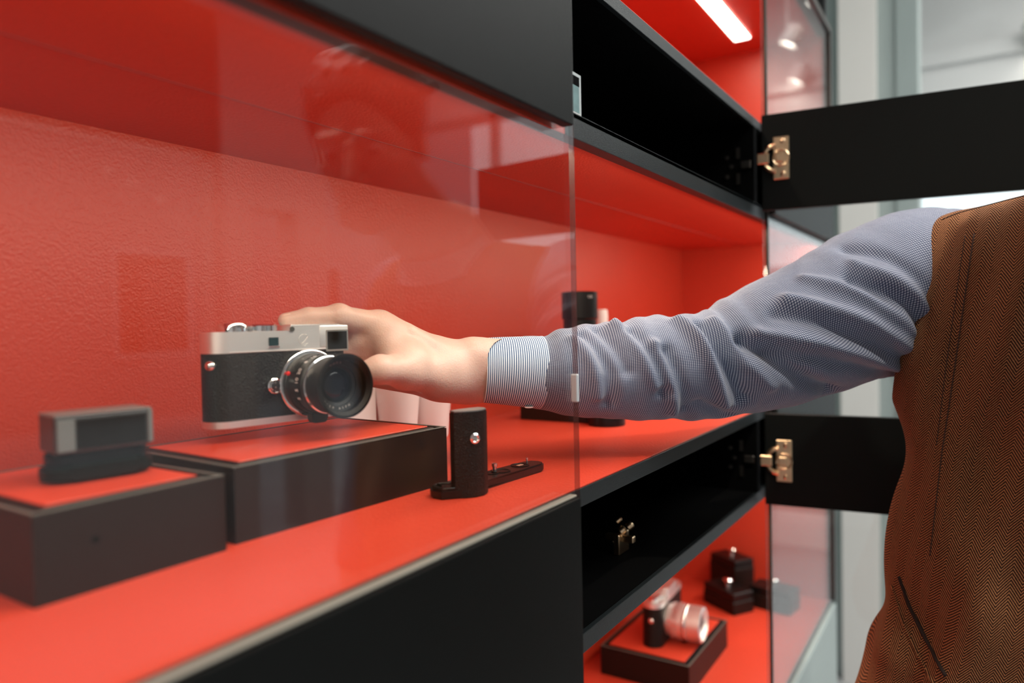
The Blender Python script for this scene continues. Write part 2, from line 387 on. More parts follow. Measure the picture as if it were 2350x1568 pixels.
# pavement and a pale building across the street
b = NB(); box(b, -12, 30, -30, 20, FZ - .3, FZ - .12); struct('pavement', b, mat('pavement_stone', (.42, .42, .42), .8, nscale=3, nvar=.1))
bl = thing('building', 'pale rendered building seen through the shop window across the street', 'building', (17, -9, FZ - .12))
obj('facade', box(NB(), 0, 3, -12, 12, 0, 2.6), mat('pale_render', (.72, .74, .76), .8, nscale=1, nvar=.05), bl)
for k in range(6):
    wf = obj('window', box(NB(), -.05, .0, -10 + 3.4 * k, -8.6 + 3.4 * k, 1.2, 2.2), GREYT, bl)
    obj('pane', box(NB(), -.06, -.05, -9.9 + 3.4 * k, -8.7 + 3.4 * k, 1.3, 2.1), DKGLASS, wf)
bl = thing('building', 'long cream building added opposite the shop front so the glass mirrors less sky', 'building', (4, -11, FZ - .12))  # added to put a dimmer facade than the sky in the mirrored window
obj('facade', box(NB(), -14, 12.4, -2, 0, 0, 7), mat('cream_render', (.30, .29, .285), .8, nscale=1, nvar=.05), bl)
for k in range(7):
    wf = obj('window', box(NB(), -12 + 3.6 * k, -10.6 + 3.6 * k, 0, .05, 1.0, 2.8), GREYT, bl)
    obj('pane', box(NB(), -11.9 + 3.6 * k, -10.7 + 3.6 * k, .05, .06, 1.1, 2.7), DKGLASS, wf)
# ceiling track spotlights
SPOT = emis('spot_lens', (1, .93, .82), 14)
def spot(x, y, z, lab, power, aim=None):
    t = thing('spotlight', lab, 'light', (x, y, CZ), 0, 'ceiling spotlights')
    obj('mount', lathe(NB(), [(.03, 0), (.03, -.02), (.008, -.022), (.008, z - CZ + .09)], 20), WHITE, t, 40)
    hm = T(0, 0, z - CZ) @ RX(math.radians(-28))
    h = obj('lamp_head', lathe(NB(), [(.02, .11), (.045, .10), (.052, .0), (.046, .0), (.044, .02)], 28, hm), WHITE, t, 40)
    obj('bulb', lathe(NB(), [(.0, .012), (.043, .012), (.043, .018), (0, .018)], 28, hm), SPOT, h)
    aim = aim or (math.radians(38), 0, math.radians(35))
    d = bpy.data.lights.new('spot', 'SPOT'); d.energy = power; d.color = (1, .9, .76); d.spot_size = math.radians(36 if power > 100 else 75); d.spot_blend = .8; d.shadow_soft_size = .04
    l = bpy.data.objects.new('spot', d); COL.objects.link(l); l.parent = t; l.location = (0, .01, z - CZ - .01); l.rotation_euler = aim
spot(4.12, -.245, 1.445, 'white ceiling spotlight, middle of the three mirrored in the far glass', 9)
spot(3.98, -.085, 1.56, 'white ceiling spotlight mirrored highest in the far glass', 7)
spot(4.40, -.264, 1.326, 'white ceiling spotlight mirrored lowest in the far glass', 5)

spot(.30, -.45, 1.60, 'white ceiling spotlight above the photographer, aimed at the man', 110, (Vector((.95, -.06, .06)) - Vector((.30, -.45, 1.6))).to_track_quat('-Z', 'Y').to_euler())
# ------------------------------------------------------------------ the display cabinet
YG = .307            # plane of the carcass front edges / back of the doors
XA, XM0, XM1, XE = -.70, .575, 1.2265, 1.90
YB = .67
cab = thing('display_cabinet', 'long black wall cabinet with red leather lined display bays and black compartments', 'cabinet', (0, 0, 0))
def shelf(name, z0, z1, m=BLACKL):
    s = obj(name, box(NB(), XA, XE, YG + .001, YB, z0, z1), m, cab); return s
ZS = [(-.6895, -.706), (-.152, -.170), (.3285, .3115)]
obj('back_panel', box(NB(), XA, XE, YB, YB + .015, FZ + .1, 1.3), BLACKL, cab)
for x0 in (XA - .02, XE): obj('end_panel', box(NB(), x0, x0 + .02, YG, YB + .015, FZ + .1, 1.3, .001), BLACKL, cab)
def board(z0, z1, lip=True):
    s = obj('shelf_board', box(NB(), XA, XE, YG + .001, YB, z0, z1, .0006), LIP, cab); return s
s1 = board(-.7075, -.6915); s2 = board(-.3065, -.2885); s3 = board(-.1705, -.1535); s5 = board(.3125, .327)
# board over the middle display: thin board with a deeper front lip that hides the strip light
b = NB(); box(b, XA, XE, YG + .001, YB, .1840, .1885); box(b, XA, XE, YG + .001, YG + .016, .1655, .1885, .0006); s4 = obj('shelf_board', b, LIP, cab)
b = NB(); box(b, XA, XE, YG + .001, YB, .672, .69); s6 = obj('shelf_board', b, LIP, cab)
def lining(z0, z1, xr=XE - .002):
    """red leather floor, ceiling, back and right end of one display bay"""
    obj('leather_floor', box(NB(), XA, xr, YG + .002, YB - .001, z0 - .0015, z0, .0004), RED, cab)
    obj('leather_ceiling', box(NB(), XA, xr, YG + .018, YB - .001, z1, z1 + .0015), RED, cab)
    b = NB(); box(b, XA, xr, YB - .003, YB, z0, z1); obj('leather_back', b, RED, cab)
    obj('leather_end', box(NB(), xr - .003, xr, YG + .006, YB - .003, z0, z1), RED, cab)
lining(-.152, .1822); lining(-.69, -.3085); lining(.3285, .670)
# the thin seam along the display ceiling
obj('ceiling_seam', box(NB(), XA, XE - .01, .500, .5012, .1815, .1826), mat('dark_red_seam', (.25, .01, .01), .5), cab)
def compartment(z0, z1):
    b = NB()
    box(b, XA, XE, YB - .05, YB - .045, z0, z1); box(b, XM1, XM1 + .018, YG + .001, YB - .05, z0, z1); box(b, XM0 - .018, XM0, YG + .001, YB - .05, z0, z1)
    box(b, XM0, XM1, YG + .006, YB - .05, z0, z0 + .0008); box(b, XM0, XM1, YG + .006, YB - .05, z1 - .0008, z1)
    obj('compartment', b, INNER, cab)
obj('lip_cover', box(NB(), XA, XM0, YG - .0002, YG + .001, .1652, .1760), RED, cab)
compartment(.1887, .3123); compartment(-.2883, -.1707)
def led(z, y, x0, x1, power, vis=False):
    """aluminium strip light under a display ceiling"""
    xm, L = (x0 + x1) / 2, x1 - x0
    d = bpy.data.lights.new('strip', 'AREA'); d.shape = 'RECTANGLE'; d.size = L; d.size_y = .012; d.energy = power; d.color = WARM
    l = bpy.data.objects.new('strip', d); COL.objects.link(l); l.parent = cab; l.location = (xm, y, z - .0075); l.rotation_euler = (math.radians(0 if vis else 20), 0, 0)
    if vis:
        obj('strip_light', box(NB(), x0, x1, y - .019, y + .019, z - .006, z, .004, 3), emis('strip_diffuser', (1, .93, .84), 5), cab)
    else:
        obj('strip_light', box(NB(), x0, x1, y - .007, y + .007, z - .006, z, .001), CHROME, cab)
led(.182, YG + .027, -.60, 1.88, 6.6)
led(-.309, YG + .027, -.60, 1.88, 6.8)
led(.670, .475, .2, 1.80, 3.2, True)

# ---- doors: a tall glass pane with black panels fixed to it
UP, LO = (.1757, .640), (-.6600, -.1570)
def hinge(par, m, zc, s=1):
    """cup hinge seen on the inner face; local x runs along the door from its hinge side, y into the door"""
    b = NB()
    box(b, .018, .042, -.0022, .001, zc - .034, zc + .034, .001, 1)
    for dz in (-.026, .026): lathe(b, [(.0042, 0), (.0042, .0012), (.002, .0024), (0, .0024)], 14, T(.033, -.0020, zc + dz) @ RX(PI / 2))
    tube(b, [(.022 - .0185 * math.sin(a), -.003, zc + .0205 * math.cos(a)) for a in [PI * i / 14 for i in range(15)]], .0040, 8)
    tube(b, [(.030 + .012 * math.cos(a), -.0035, zc + .0125 * math.sin(a)) for a in [2 * PI * i / 20 for i in range(20)]], .0014, 6, closed=True)
    box(b, -.006, .012, -.009, -.004, zc - .0085, zc + .0085, .0012, 1)
    box(b, .022, .034, -.006, -.001, zc - .007, zc + .007, .001, 1)
    bmesh.ops.transform(b, matrix=m, verts=b.verts)
    return obj('hinge', b, BRASS, par, 35)
# closed door of the near bay
def closed_door(lab, x0, x1, glz, panels):
    t = obj('glass_door', box(NB(), x0, x1, YG - .0055, YG - .0005, glz[0], glz[1], .0004, 1), GLASS, None)
    tag(t, lab, 'door')
    for z0, z1, px0, px1 in panels:
        obj('door_panel', box(NB(), px0, px1, YG - .0165, YG - .0056, z0, z1, .0012, 2), BLACKL, t)
    return t
near = closed_door('closed glass door of the near bay with matte black panels above and below', -.07, .581, (-1.2, 1.25),
                   [(.1665, .66, -.07, .5605), (-.60, -.1525, -.07, .5625)])
obj('edge_strip', box(NB(), .581, .5818, YG - .0055, YG - .0005, -1.2, 1.25), EDGE, near)
obj('panel_trim', box(NB(), -.07, .5625, YG - .0125, YG - .0056, -.1524, -.1505, .0006, 1), mat('beige_rubber_seal', (.30, .28, .22), .4), near)
obj('door_catch', box(NB(), .5785, .5825, YG - .0062, YG + .0002, -.072, -.047, .0008, 1), mat('pale_plastic', (.6, .65, .66), .4), near)
left = closed_door('closed glass door at the far left end of the cabinet', -.72, -.075, (-1.2, 1.25), [(.1757, .70, -.72, -.075), (-.62, -.157, -.72, -.075)])
far = closed_door('closed glass door of the far bay mirroring the bright shop', 1.296, 1.90, (-.6915, .675), [(.1757, .327, 1.296, 1.90), (-.3065, -.157, 1.296, 1.90)])
b = NB(); box(b, 1.2890, 1.2955, YG - .0060, YG - .0008, -.6915, .675, .0008, 1)
box(b, 1.9005, 1.915, YG - .0115, YG, -.6915, .675, .0008, 1); box(b, 1.2885, 1.915, YG - .0115, YG, .6755, .689, .0008, 1)
obj('door_frame', b, mat('dark_bronze_frame', (.03, .025, .02), .3, metal=.3), far)
lowp = tag(obj('plinth_panel', box(NB(), 1.300, 1.915, YG - .012, YG - .0006, -1.24, -.701, .0015, 1), GREYT), 'grey-green plinth panel below the far glass door', 'panel')
# open door of the middle bay, hinged at its far side and swung a little past square
op = thing('glass_door', 'open glass door swung out behind the man, black panels and brass hinges', 'door', (1.2400, .2975, 0), 0)
op.rotation_euler = (0, 0, math.radians(-90 + 6.1))
obj('pane', box(NB(), 0, .60, .0, .005, -1.2, 1.25, .0004, 1), GLASS, op)
obj('edge_strip', box(NB(), -.0008, .0, .0, .005, -1.2, 1.25), EDGE, op)
pu = obj('door_panel', box(NB(), .0, .60, -.011, -.0002, .1735, .3275, .001, 1), BLACKL, op)
pl_ = obj('door_panel', box(NB(), .0, .60, -.011, -.0002, -.3065, -.1570, .001, 1), BLACKL, op)
hinge(pu, T(0, -.011, 0), .2555); hinge(pl_, T(0, -.011, 0), -.2330)
# hinge mounting plates on the inner side wall of the compartments
def mount(z):
    b = NB()
    box(b, XM1 - .003, XM1 - .0002, .330, .336, z - .030, z - .012); box(b, XM1 - .003, XM1 - .0002, .330, .336, z + .012, z + .030)
    for y, zz in ((.352, -.016), (.352, .016), (.345, 0)):
        lathe(b, [(.0038, 0), (.0038, .0015), (0, .0022)], 12, T(XM1 - .0005, y, z + zz) @ RY(-PI / 2))
    box(b, XM1 - .006, XM1 - .0002, .312, .328, z - .006, z + .006, .001, 1)
    obj('hinge_plate', b, mat('dull_steel', (.16, .14, .12), .35, metal=1), cab, 35)
mount(.2500); mount(-.2330)
b = NB()
for y, z, r in ((.375, -.262, .006), (.385, -.276, .004), (.365, -.255, .005), (.380, -.250, .003)):
    lathe(b, [(r, 0), (r, .006), (r * .5, .008), (0, .008)], 12, T(.83, y, z) @ RX(.8) @ RY(.5))
box(b, .815, .845, .37, .378, -.2872, -.262, .001, 1); box(b, .822, .830, .355, .392, -.272, -.264, .001, 1)
tag(obj('metal_fitting', b, BRASS, None, 35), 'small loose brass and black fitting inside the dark lower compartment', 'fitting')

# ------------------------------------------------------------------ red topped display plinths
def plinth(lab, x, y, z, rz, w_, d_, h_):
    t = thing('display_plinth', lab, 'display stand', (x, y, z), rz, 'red-topped display stands')
    b = NB(); wl = .0035
    # outer tray: four walls
    o_ = [(0, 0), (w_, 0), (w_, d_), (0, d_)]; i_ = [(wl, wl), (w_ - wl, wl), (w_ - wl, d_ - wl), (wl, d_ - wl)]
    for k in range(4):
        a0, a1, c0, c1 = o_[k], o_[(k + 1) % 4], i_[k], i_[(k + 1) % 4]
        t_ = bmesh.new()
        vs = [t_.verts.new((*p, zz)) for zz in (0, h_) for p in (a0, a1, c1, c0)]
        for f in ((0, 3, 2, 1), (4, 5, 6, 7), (0, 1, 5, 4), (1, 2, 6, 5), (2, 3, 7, 6), (3, 0, 4, 7)): t_.faces.new([vs[i] for i in f])
        bmesh.ops.bevel(t_, geom=[e for e in t_.edges if min(v.co.z for v in e.verts) > h_ - 1e-5], offset=.0008, segments=2, affect='EDGES')
        merge(b, t_)
    obj('outer_box', b, PEDEST, t)
    b = NB(); e_ = .0006
    for q in ((0, w_, 0, wl), (0, w_, d_ - wl, d_), (0, wl, wl, d_ - wl), (w_ - wl, w_, wl, d_ - wl)): box(b, *q, h_, h_ + e_, .0002, 1)
    obj('rim_glint', b, PEDRIM, t)  # strip paints the light that the bevelled wall top catches
    g = wl + .0045
    obj('inner_box', box(NB(), g, w_ - g, g, d_ - g, .001, h_ + .0005, .001, 1), BLKSAT, t)
    obj('leather_top', box(NB(), g + .0045, w_ - g - .0045, g + .0045, d_ - g - .0045, h_ + .0004, h_ + .0016, .0005, 1), RED, t)
    return t
p1 = plinth('red-topped dark box at the left edge, holding the external viewfinder', .1935, .4365, -.152, math.radians(-1), .120, .160, .0515)
lathe(NB(), [(1, 1)], 3).free()
obj('screw_hole', lathe(NB(), [(.0022, 0), (.0022, .0006), (0, .0006)], 16, T(.0335, .0001, .030) @ RX(PI / 2)), INNER, p1)
p2 = plinth('red-topped dark box under the silver camera', .3250, .4395, -.152, math.radians(-3.2), .2265, .150, .0540)
p3 = plinth('red-topped dark box under the black camera in the lower bay', 1.2820, .4475, -.69, 0, .240, .178, .055)

# ------------------------------------------------------------------ the silver camera in the hand
AX = -math.atan2(.1984, .9801)
cm = thing('camera', 'silver and black rangefinder camera with a black lens, held by the man', 'camera', (.3637, .5275, -.0833), AX)
# local frame: x along the body 0..0.139, -y towards the viewer (front face y=0), z up
D = .034
def body_outline(x0=.0065, x1=.1405, y0=0, y1=D, n=10):
    r = (y1 - y0) / 2; out = []
    for i in range(n * 2 + 1):
        a = -PI / 2 + PI * i / (2 * n); out.append((x1 - r + r * math.cos(a) * 1.0, (y0 + y1) / 2 + r * math.sin(a)))
    for i in range(n * 2 + 1):
        a = PI / 2 + PI * i / (2 * n); out.append((x0 + r + r * math.cos(a), (y0 + y1) / 2 + r * math.sin(a)))
    return out
obj('leather_body', prism(NB(), body_outline(.0069, .1401, .0004, D - .0004), .0055, .0625, 0), BLEATHER, cm, 40)
obj('bottom_plate', prism(NB(), body_outline(), 0, .0056, .0008), CHROME, cm, 40)
b = NB(); prism(b, body_outline(), .0622, .0800, .0007)
# raised right part of the top plate
r = D / 2
rt = [(.0785, .0)] + [(x, y) for x, y in body_outline() if x > .118] + [(.0785, D)]
prism(b, rt, .0795, .0853, .0008); box(b, .022, .125, -.0004, .001, .0622, .0634, .0003, 1)
box(b, .106, .1385, -.0003, D - .003, .0626, .0852, .0022, 3)
obj('top_plate', b, CHROME, cm, 35)
# dials, shutter release, lever
b = NB(); knurl = []
prof = [(.0128, .0798), (.0128, .0848), (.0118, .0860), (.0, .0860)]
lathe(b, prof, 40, T(.060, D / 2, 0)); 
for i in range(40):
    a = 2 * PI * i / 40; box(b, -.0004, .0004, .0126, .0131, .0805, .0846, mtx=T(.060, D / 2, 0) @ RZ(a))
obj('shutter_dial', b, CHROMEB, cm, 35)
b = NB(); lathe(b, [(.0122, .0798), (.0122, .0850), (.0112, .0872), (.0060, .0876), (.0055, .0866), (0, .0864)], 36, T(.034, D / 2, 0)); 
box(b, .034, .052, D / 2 + .004, D / 2 + .010, .0815, .0845, .001, 1); box(b, .047, .0495, D / 2 - .010, D / 2 - .006, .0800, .0850, .0008, 1)
obj('advance_lever', b, CHROMEB, cm, 35)
# windows on the front
b = NB(); box(b, .1135, .1372, -.0006, .0, .0602, .0798, .0006, 1); obj('finder_frame', b, mat('bright_metal_bezel', (.55, .53, .5), .35, metal=1), cm)
b = NB(); box(b, .1150, .1358, -.0009, -.0002, .0618, .0785, .0005, 1); obj('finder_window', b, DKGLASS, cm)
b = NB(); box(b, .0575, .0665, -.0009, .0, .0672, .0745, .0003, 1); obj('rangefinder_window', b, TEALGL, cm)
b = NB(); box(b, .0570, .0672, -.0016, 0, .0655, .0668, .0003, 1); obj('window_sill_bezel', b, CHROMEB, cm)
b = NB(); lathe(b, [(.0023, 0), (.0023, .0008), (0, .0008)], 20, T(.0795, -.0004, .0812) @ RX(PI / 2)); obj('light_sensor', b, mat('grey_lens', (.06, .065, .06), .2), cm)
# engraved script emblem: ring and flourish
b = NB(); ex, ez = .0915, .0715
tube(b, [(ex + .0052 * math.cos(a), -.0001, ez + .0052 * math.sin(a)) for a in [math.radians(60 + 12 * i) for i in range(20)]], .00016, 6)
tube(b, [(ex + x, -.0001, ez + z) for x, z in ((-.001, .0042), (.0022, .0046), (.0036, .0030), (.0018, .0005), (-.0008, -.0022), (-.0028, -.0032), (-.0010, -.0036), (.0016, -.0042), (.0036, -.0030))], .00022, 6)
obj('emblem', b, mat('engraved_line', (.62, .62, .61), .5, metal=.6), cm)
# strap lugs
b = NB(); lathe(b, [(.0042, 0), (.0042, .0016), (.0030, .0034), (.0015, .0042), (0, .0042)], 24, T(.0085, .0052, .0525) @ RZ(math.radians(-38)) @ RX(PI / 2)); obj('strap_lug', b, CHROMEB, cm, 40)
b = NB(); lathe(b, [(.0035, 0), (.0035, .002), (.002, .0035), (0, .0038)], 24, T(.139, D / 2, .0505) @ RY(PI / 2)); obj('strap_lug', b, CHROMEB, cm, 40)
# lens release lobe beside the mount
b = NB(); LX, LZ = .0955, .0325
prism(b, [(LX - .034, -.0062), (LX - .0255, -.0068), (LX - .0255, .0068), (LX - .034, .0062)], 0, .0022, mtx=T(0, 0, LZ) @ RX(PI / 2) if False else T(0, -.0005, LZ) @ RX(PI / 2))
lathe(b, [(.0068, 0), (.0068, .0026), (.0058, .0032), (.0054, .0020), (.0040, .0020), (.0040, .0036), (0, .0040)], 28, T(LX - .0345, -.0002, LZ) @ RX(PI / 2)); obj('release_button', b, CHROMEB, cm, 40)
# lens: axis towards -y
LM = T(LX, 0, LZ) @ RX(PI / 2)
lens = obj('lens', lathe(NB(), [(.0270, .0035), (.0270, .0075), (.0255, .0085), (.0255, .0255), (.0262, .0262), (.0262, .030), (.0240, .032), (.0240, .036)], 72, LM), BLKANO, cm, 35)
obj('mount_ring', lathe(NB(), [(.0302, 0), (.0302, .0032), (.0290, .0040), (.0270, .0040)], 72, LM), CHROMEB, lens, 35)
b = NB()
for i in range(90):
    a = 2 * PI * i / 90
    if 65 < math.degrees(a) % 360 < 115: continue
    box(b, -.0005, .0005, .0252, .0262, .0105, .0195, mtx=LM @ RZ(a))
obj('focus_ring', b, BLKANO, lens)
obj('focus_tab', prism(NB(), rrect(-.008, .008, -.0345, -.024, .0035), .009, .017, .001, mtx=LM), BLKANO, lens)
obj('silver_ring', lathe(NB(), [(.0248, .0318), (.0252, .0325), (.0252, .0332), (.0240, .0338)], 72, LM, cap=False), CHROMEB, lens, 35)
obj('lens_hood', lathe(NB(), [(.0240, .0345), (.0246, .036), (.0252, .0555), (.0274, .0562), (.0274, .0590), (.0252, .0590), (.0222, .0560), (.0222, .0500), (.0185, .0470)], 72, LM, cap=False), BLKSAT, lens, 30)
obj('name_ring', lathe(NB(), [(.0222, .0500), (.0175, .0480), (.0175, .0465), (.0150, .0450), (.0150, .0430), (.0125, .0410), (.0, .0405)], 72, LM, cap=False), BLKSAT, lens, 25)
gl = mat('coated_front_element', (.004, .005, .010), .04, spec=.25)
obj('front_element', lathe(NB(), [(.0145, .0425), (.0135, .0445), (.0110, .0460), (.0070, .0472), (.0035, .0477), (0, .0478)], 60, LM), gl, lens, 80)
b = NB(); s_ = 'SUMMICRON-M 1:2/50 ASPH.'
for i, ch in enumerate(s_):
    if ch == ' ': continue
    a = math.radians(176 + i * 9.6)
    text_mesh(b, ch, .0026, LM @ RZ(a) @ T(0, -.0197, .0490) @ RX(math.radians(-20)), depth=.0001)
obj('ring_lettering', b, mat('dim_white_ink', (.42, .36, .33), .5), lens)
b = NB()
for deg, ch, m_ in ((205, '5', 0), (188, '5', 0), (170, '10', 0), (151, '20', 0), (128, '8', 0), (110, '16', 0)):
    a = math.radians(deg)
    text_mesh(b, ch, .0060, LM @ RZ(a - PI / 2) @ T(0, .0257, .0225) @ RX(-PI / 2) , depth=.0001)
for deg in (100, 92, 120): text_mesh(b, '4', .0042, LM @ RZ(math.radians(deg) - PI / 2) @ T(0, .0257, .0120) @ RX(-PI / 2), depth=.0001)
obj('scale_numerals', b, WINK, lens)
b = NB()
for deg, ch in ((112, '7'), (103, '15')): text_mesh(b, ch, .0040, LM @ RZ(math.radians(deg) - PI / 2) @ T(0, .0257, .0175) @ RX(-PI / 2), depth=.0001)
obj('amber_numerals', b, YINK, lens)
b = NB(); bmesh.ops.create_uvsphere(b, u_segments=20, v_segments=12, radius=.0022, matrix=LM @ RZ(math.radians(157)) @ T(.0262, 0, .0068)); obj('red_dot', b, REDDOT, lens, 180)

# ------------------------------------------------------------------ external viewfinder on the left plinth
vf = thing('external_viewfinder', 'grey boxy accessory viewfinder on a round black foot, on the left box', 'viewfinder', (.2660, .5060, -.0970), math.radians(-9))
b = NB(); prism(b, [(x * 1.0, y) for x, y in rrect(-.034, .034, -.018, .016, .015, 8)], 0, .0095, .002); prism(b, rrect(-.031, .031, -.015, .013, .012, 8), .0095, .018, .002); obj('foot', b, BLKSAT, vf, 40)
b = NB(); box(b, -.030, .030, -.017, .014, .018, .0425, .0018, 2); obj('housing', b, mat('dark_grey_housing', (.035, .035, .035), .3), vf)
b = NB(); box(b, -.0285, -.018, -.0178, -.0168, .0195, .0400, .0003, 1); box(b, -.030, .030, -.0178, .0140, .0420, .0436, .0006, 1); box(b, .0275, .0305, -.018, -.0165, .0195, .0420, .0004, 1); obj('metal_frame', b, mat('brushed_grey_frame', (.25, .28, .28), .35, metal=.6), vf)
b = NB(); box(b, -.017, .026, -.0177, -.0168, .0205, .0395, .0003, 1); obj('window', b, DKGLASS, vf)

# ------------------------------------------------------------------ hand grip with base plate
hg = thing('hand_grip', 'black leather camera grip with silver button and long base plate', 'camera grip', (.5000, .3960, -.152), math.radians(-6))
def base_outline():
    pts = [(-.004, -.006), (.010, -.016), (.022, -.0185), (.032, -.014), (.040, -.0105)]
    pts += [(.140, -.008), (.148, -.004), (.151, .004), (.148, .012), (.140, .016)]
    pts += [(.012, .018), (.002, .014), (-.004, .006)]
    return pts
b = NB(); prism(b, base_outline(), 0, .0085, .0014); 
plate = obj('base_plate', b, BLKANO, hg, 40)
for cx, cy, rr in ((.120, .005, .0095), (.088, .004, .0100), (.075, .004, .0065)):
    obj('recess', lathe(NB(), [(rr, .0084), (rr, .0092), (rr - .0012, .0092), (rr - .0016, .0086), (0, .0086)], 32, T(cx, cy, 0)), BLKSAT, plate, 40)
obj('coin_slot', box(NB(), .116, .124, .003, .007, .0086, .0092, .0003, 1), mat('tan_disc', (.45, .22, .15), .4), plate)
b = NB()
for cx, cy, hh, rr in ((.0815, .006, .0085, .0022), (.134, .007, .0055, .0011)): obj('screw', lathe(NB(), [(rr, .0085), (rr, .0085 + hh * .6), (rr * 1.35, .0085 + hh * .65), (rr * 1.35, .0085 + hh), (0, .0085 + hh * 1.08)], 18, T(cx, cy, 0)), STEEL, plate, 40)
b = NB(); tube(b, [(.010 + .011 * math.cos(a), .001 + .012 * math.sin(a), .0088) for a in [2 * PI * i / 28 for i in range(28)]], .0013, 8, closed=True); tube(b, [(-.001, -.004, .0092), (.006, .003, .0096), (.010, .012, .0092)], .0011, 8); tube(b, [(.004, -.008, .0092), (.012, -.002, .0096), (.018, -.001, .0092)], .001, 8)
obj('ring_clamp', b, BLKANO, plate, 60)
gp = [(.0070, -.0120), (.0120, -.0190), (.0205, -.0245), (.0300, -.0255), (.0390, -.0220), (.0435, -.0150), (.0430, -.0090), (.0300, -.0060), (.0180, -.0040), (.0090, -.0050)]
gr = obj('grip_post', prism(NB(), gp, .0002, .0750, .0008), BLEATHER, hg, 35)
obj('grip_cap', prism(NB(), [(x * .99 + .0003, y * .99) for x, y in gp], .0750, .0762, .0004), mat('brushed_cap', (.35, .37, .37), .35, metal=.8), gr)
obj('button', lathe(NB(), [(.0046, 0), (.0046, .0012), (.0032, .0022), (.0020, .0012), (.0016, .0018), (0, .0018)], 28, T(.0200, -.0240, .0520) @ RZ(math.radians(-25)) @ RX(PI / 2)), CHROMEB, gr, 40)

# ------------------------------------------------------------------ things further back on the shelf
def cup(x, y, lab, s=1):
    t = lathe(NB(), [(.0, .001), (.0225 * s, 0), (.0235 * s, .002), (.031 * s, .085), (.0315 * s, .0865), (.0300 * s, .0865), (.0225 * s, .006), (0, .005)], 48)
    o = obj('paper_cup', t, WHITEP, None, 40); o.location = (x, y, -.152); tag(o, lab, 'cup', 'white cups behind the silver camera'); return o
cup(.7090, .628, 'left of the two white tapered cups below the hand')
cup(.7740, .626, 'right one of two white tapered cups, behind the grip', 1.0)
b = NB(); box(b, -.030, .030, -.0015, .0015, 0, .075, .0004, 1); o = obj('white_card', b, WHITEP); o.location = (.652, .640, -.152); tag(o, 'white upright card hidden mostly behind the black lens', 'card')
o = obj('display_block', box(NB(), 0, .20, -.062, .062, 0, .0325, .0012, 1), PEDEST); o.location = (.972, .545, -.152); tag(o, 'low flat black block under the shirt cuff and tall lens', 'block')
tl = thing('telephoto_lens', 'tall black lens standing upright behind the shirt sleeve', 'lens', (1.036, .532, -.1195))
lathe_p = [(.0285, 0), (.0285, .010), (.0265, .012), (.0265, .060), (.0285, .064), (.0285, .105), (.0262, .107), (.0262, .122), (.0282, .124)]
obj('barrel', lathe(NB(), lathe_p + [(.0282, .165), (.0245, .166), (.0245, .150), (0, .150)], 56), BLKANO, tl, 30)
b = NB()
for i in range(70): box(b, -.0006, .0006, .0284, .0292, .066, .103, mtx=RZ(2 * PI * i / 70))
obj('focus_ring', b, BLKANO, tl)
b = NB()
for a, s_ in ((-118, '135'), (-62, 'APO')): text_mesh(b, s_, .006, RZ(math.radians(a) + PI / 2) @ T(0, -.0283, .157) @ RX(PI / 2), depth=.0001)
obj('lettering', b, mat('grey_ink', (.5, .5, .5), .5), tl)
o = obj('lens_cap', lathe(NB(), [(.0258, 0), (.0268, .001), (.0268, .026), (.0255, .028), (.0, .028)], 48), BLKANO, None, 35); o.location = (.972, .458, -.152); tag(o, 'round black lens cap on the shelf under the sleeve', 'lens cap')
o = obj('white_tube', lathe(NB(), [(.0105, 0), (.0105, .165), (.0095, .172), (0, .172)], 32), WHITEP, None, 40); o.location = (1.190, .567, -.152); tag(o, 'slim white upright tube just right of the tall black lens', 'tube')

# things in the dark upper compartment
pc = thing('photo_card', 'white bordered picture card standing in the dark upper compartment', 'picture', (.6020, .3200, .1895))
obj('card', box(NB(), -.02, .0300, -.001, .001, 0, .0440, .0002, 1), mat('card_white', (.42, .47, .46), .6), pc)
obj('picture', box(NB(), -.018, .0250, -.0014, -.001, .007, .0405), mat('teal_print', (.13, .24, .24), .5, nscale=60, nvar=.25), pc)
obj('dark_print', box(NB(), -.018, .0250, -.0017, -.0013, .032, .0405), INNER, pc)
obj('caption_strip', box(NB(), .006, .0270, -.0018, -.0012, .0015, .0066), mat('caption_paper', (.55, .57, .55), .6), pc)
obj('caption_line', box(NB(), .010, .0235, -.0021, -.0016, .0032, .0048), GREYT, pc)
db = thing('spare_fittings', 'dark round fittings on a black stand in the upper compartment', 'fittings', (.700, .400, .1897))
obj('disc', lathe(NB(), [(.012, 0), (.012, .006), (.009, .007), (.006, .004), (0, .004)], 32, T(0, 0, .052) @ RX(PI / 2)), BLKANO, db, 40)
obj('stand', box(NB(), -.006, .012, 0, .012, 0, .040, .001, 1), BLKANO, db)
b = NB(); box(b, -.020, -.016, -.004, 0, .02, .036, .0005, 1, mtx=RY(-.3)); obj('clip', b, STEEL, db); obj('clip', box(NB(), .024, .027, -.004, 0, .024, .036, .0005, 1, mtx=RY(.15)), STEEL, db)

# ------------------------------------------------------------------ lower bay: black camera with silver lens, ring boxes
c2 = thing('camera', 'black and silver camera with a silver lens in the lower bay', 'camera', (1.318, .516, -.6330), math.radians(3))
c2.scale = (1.12, 1.12, 1.12)
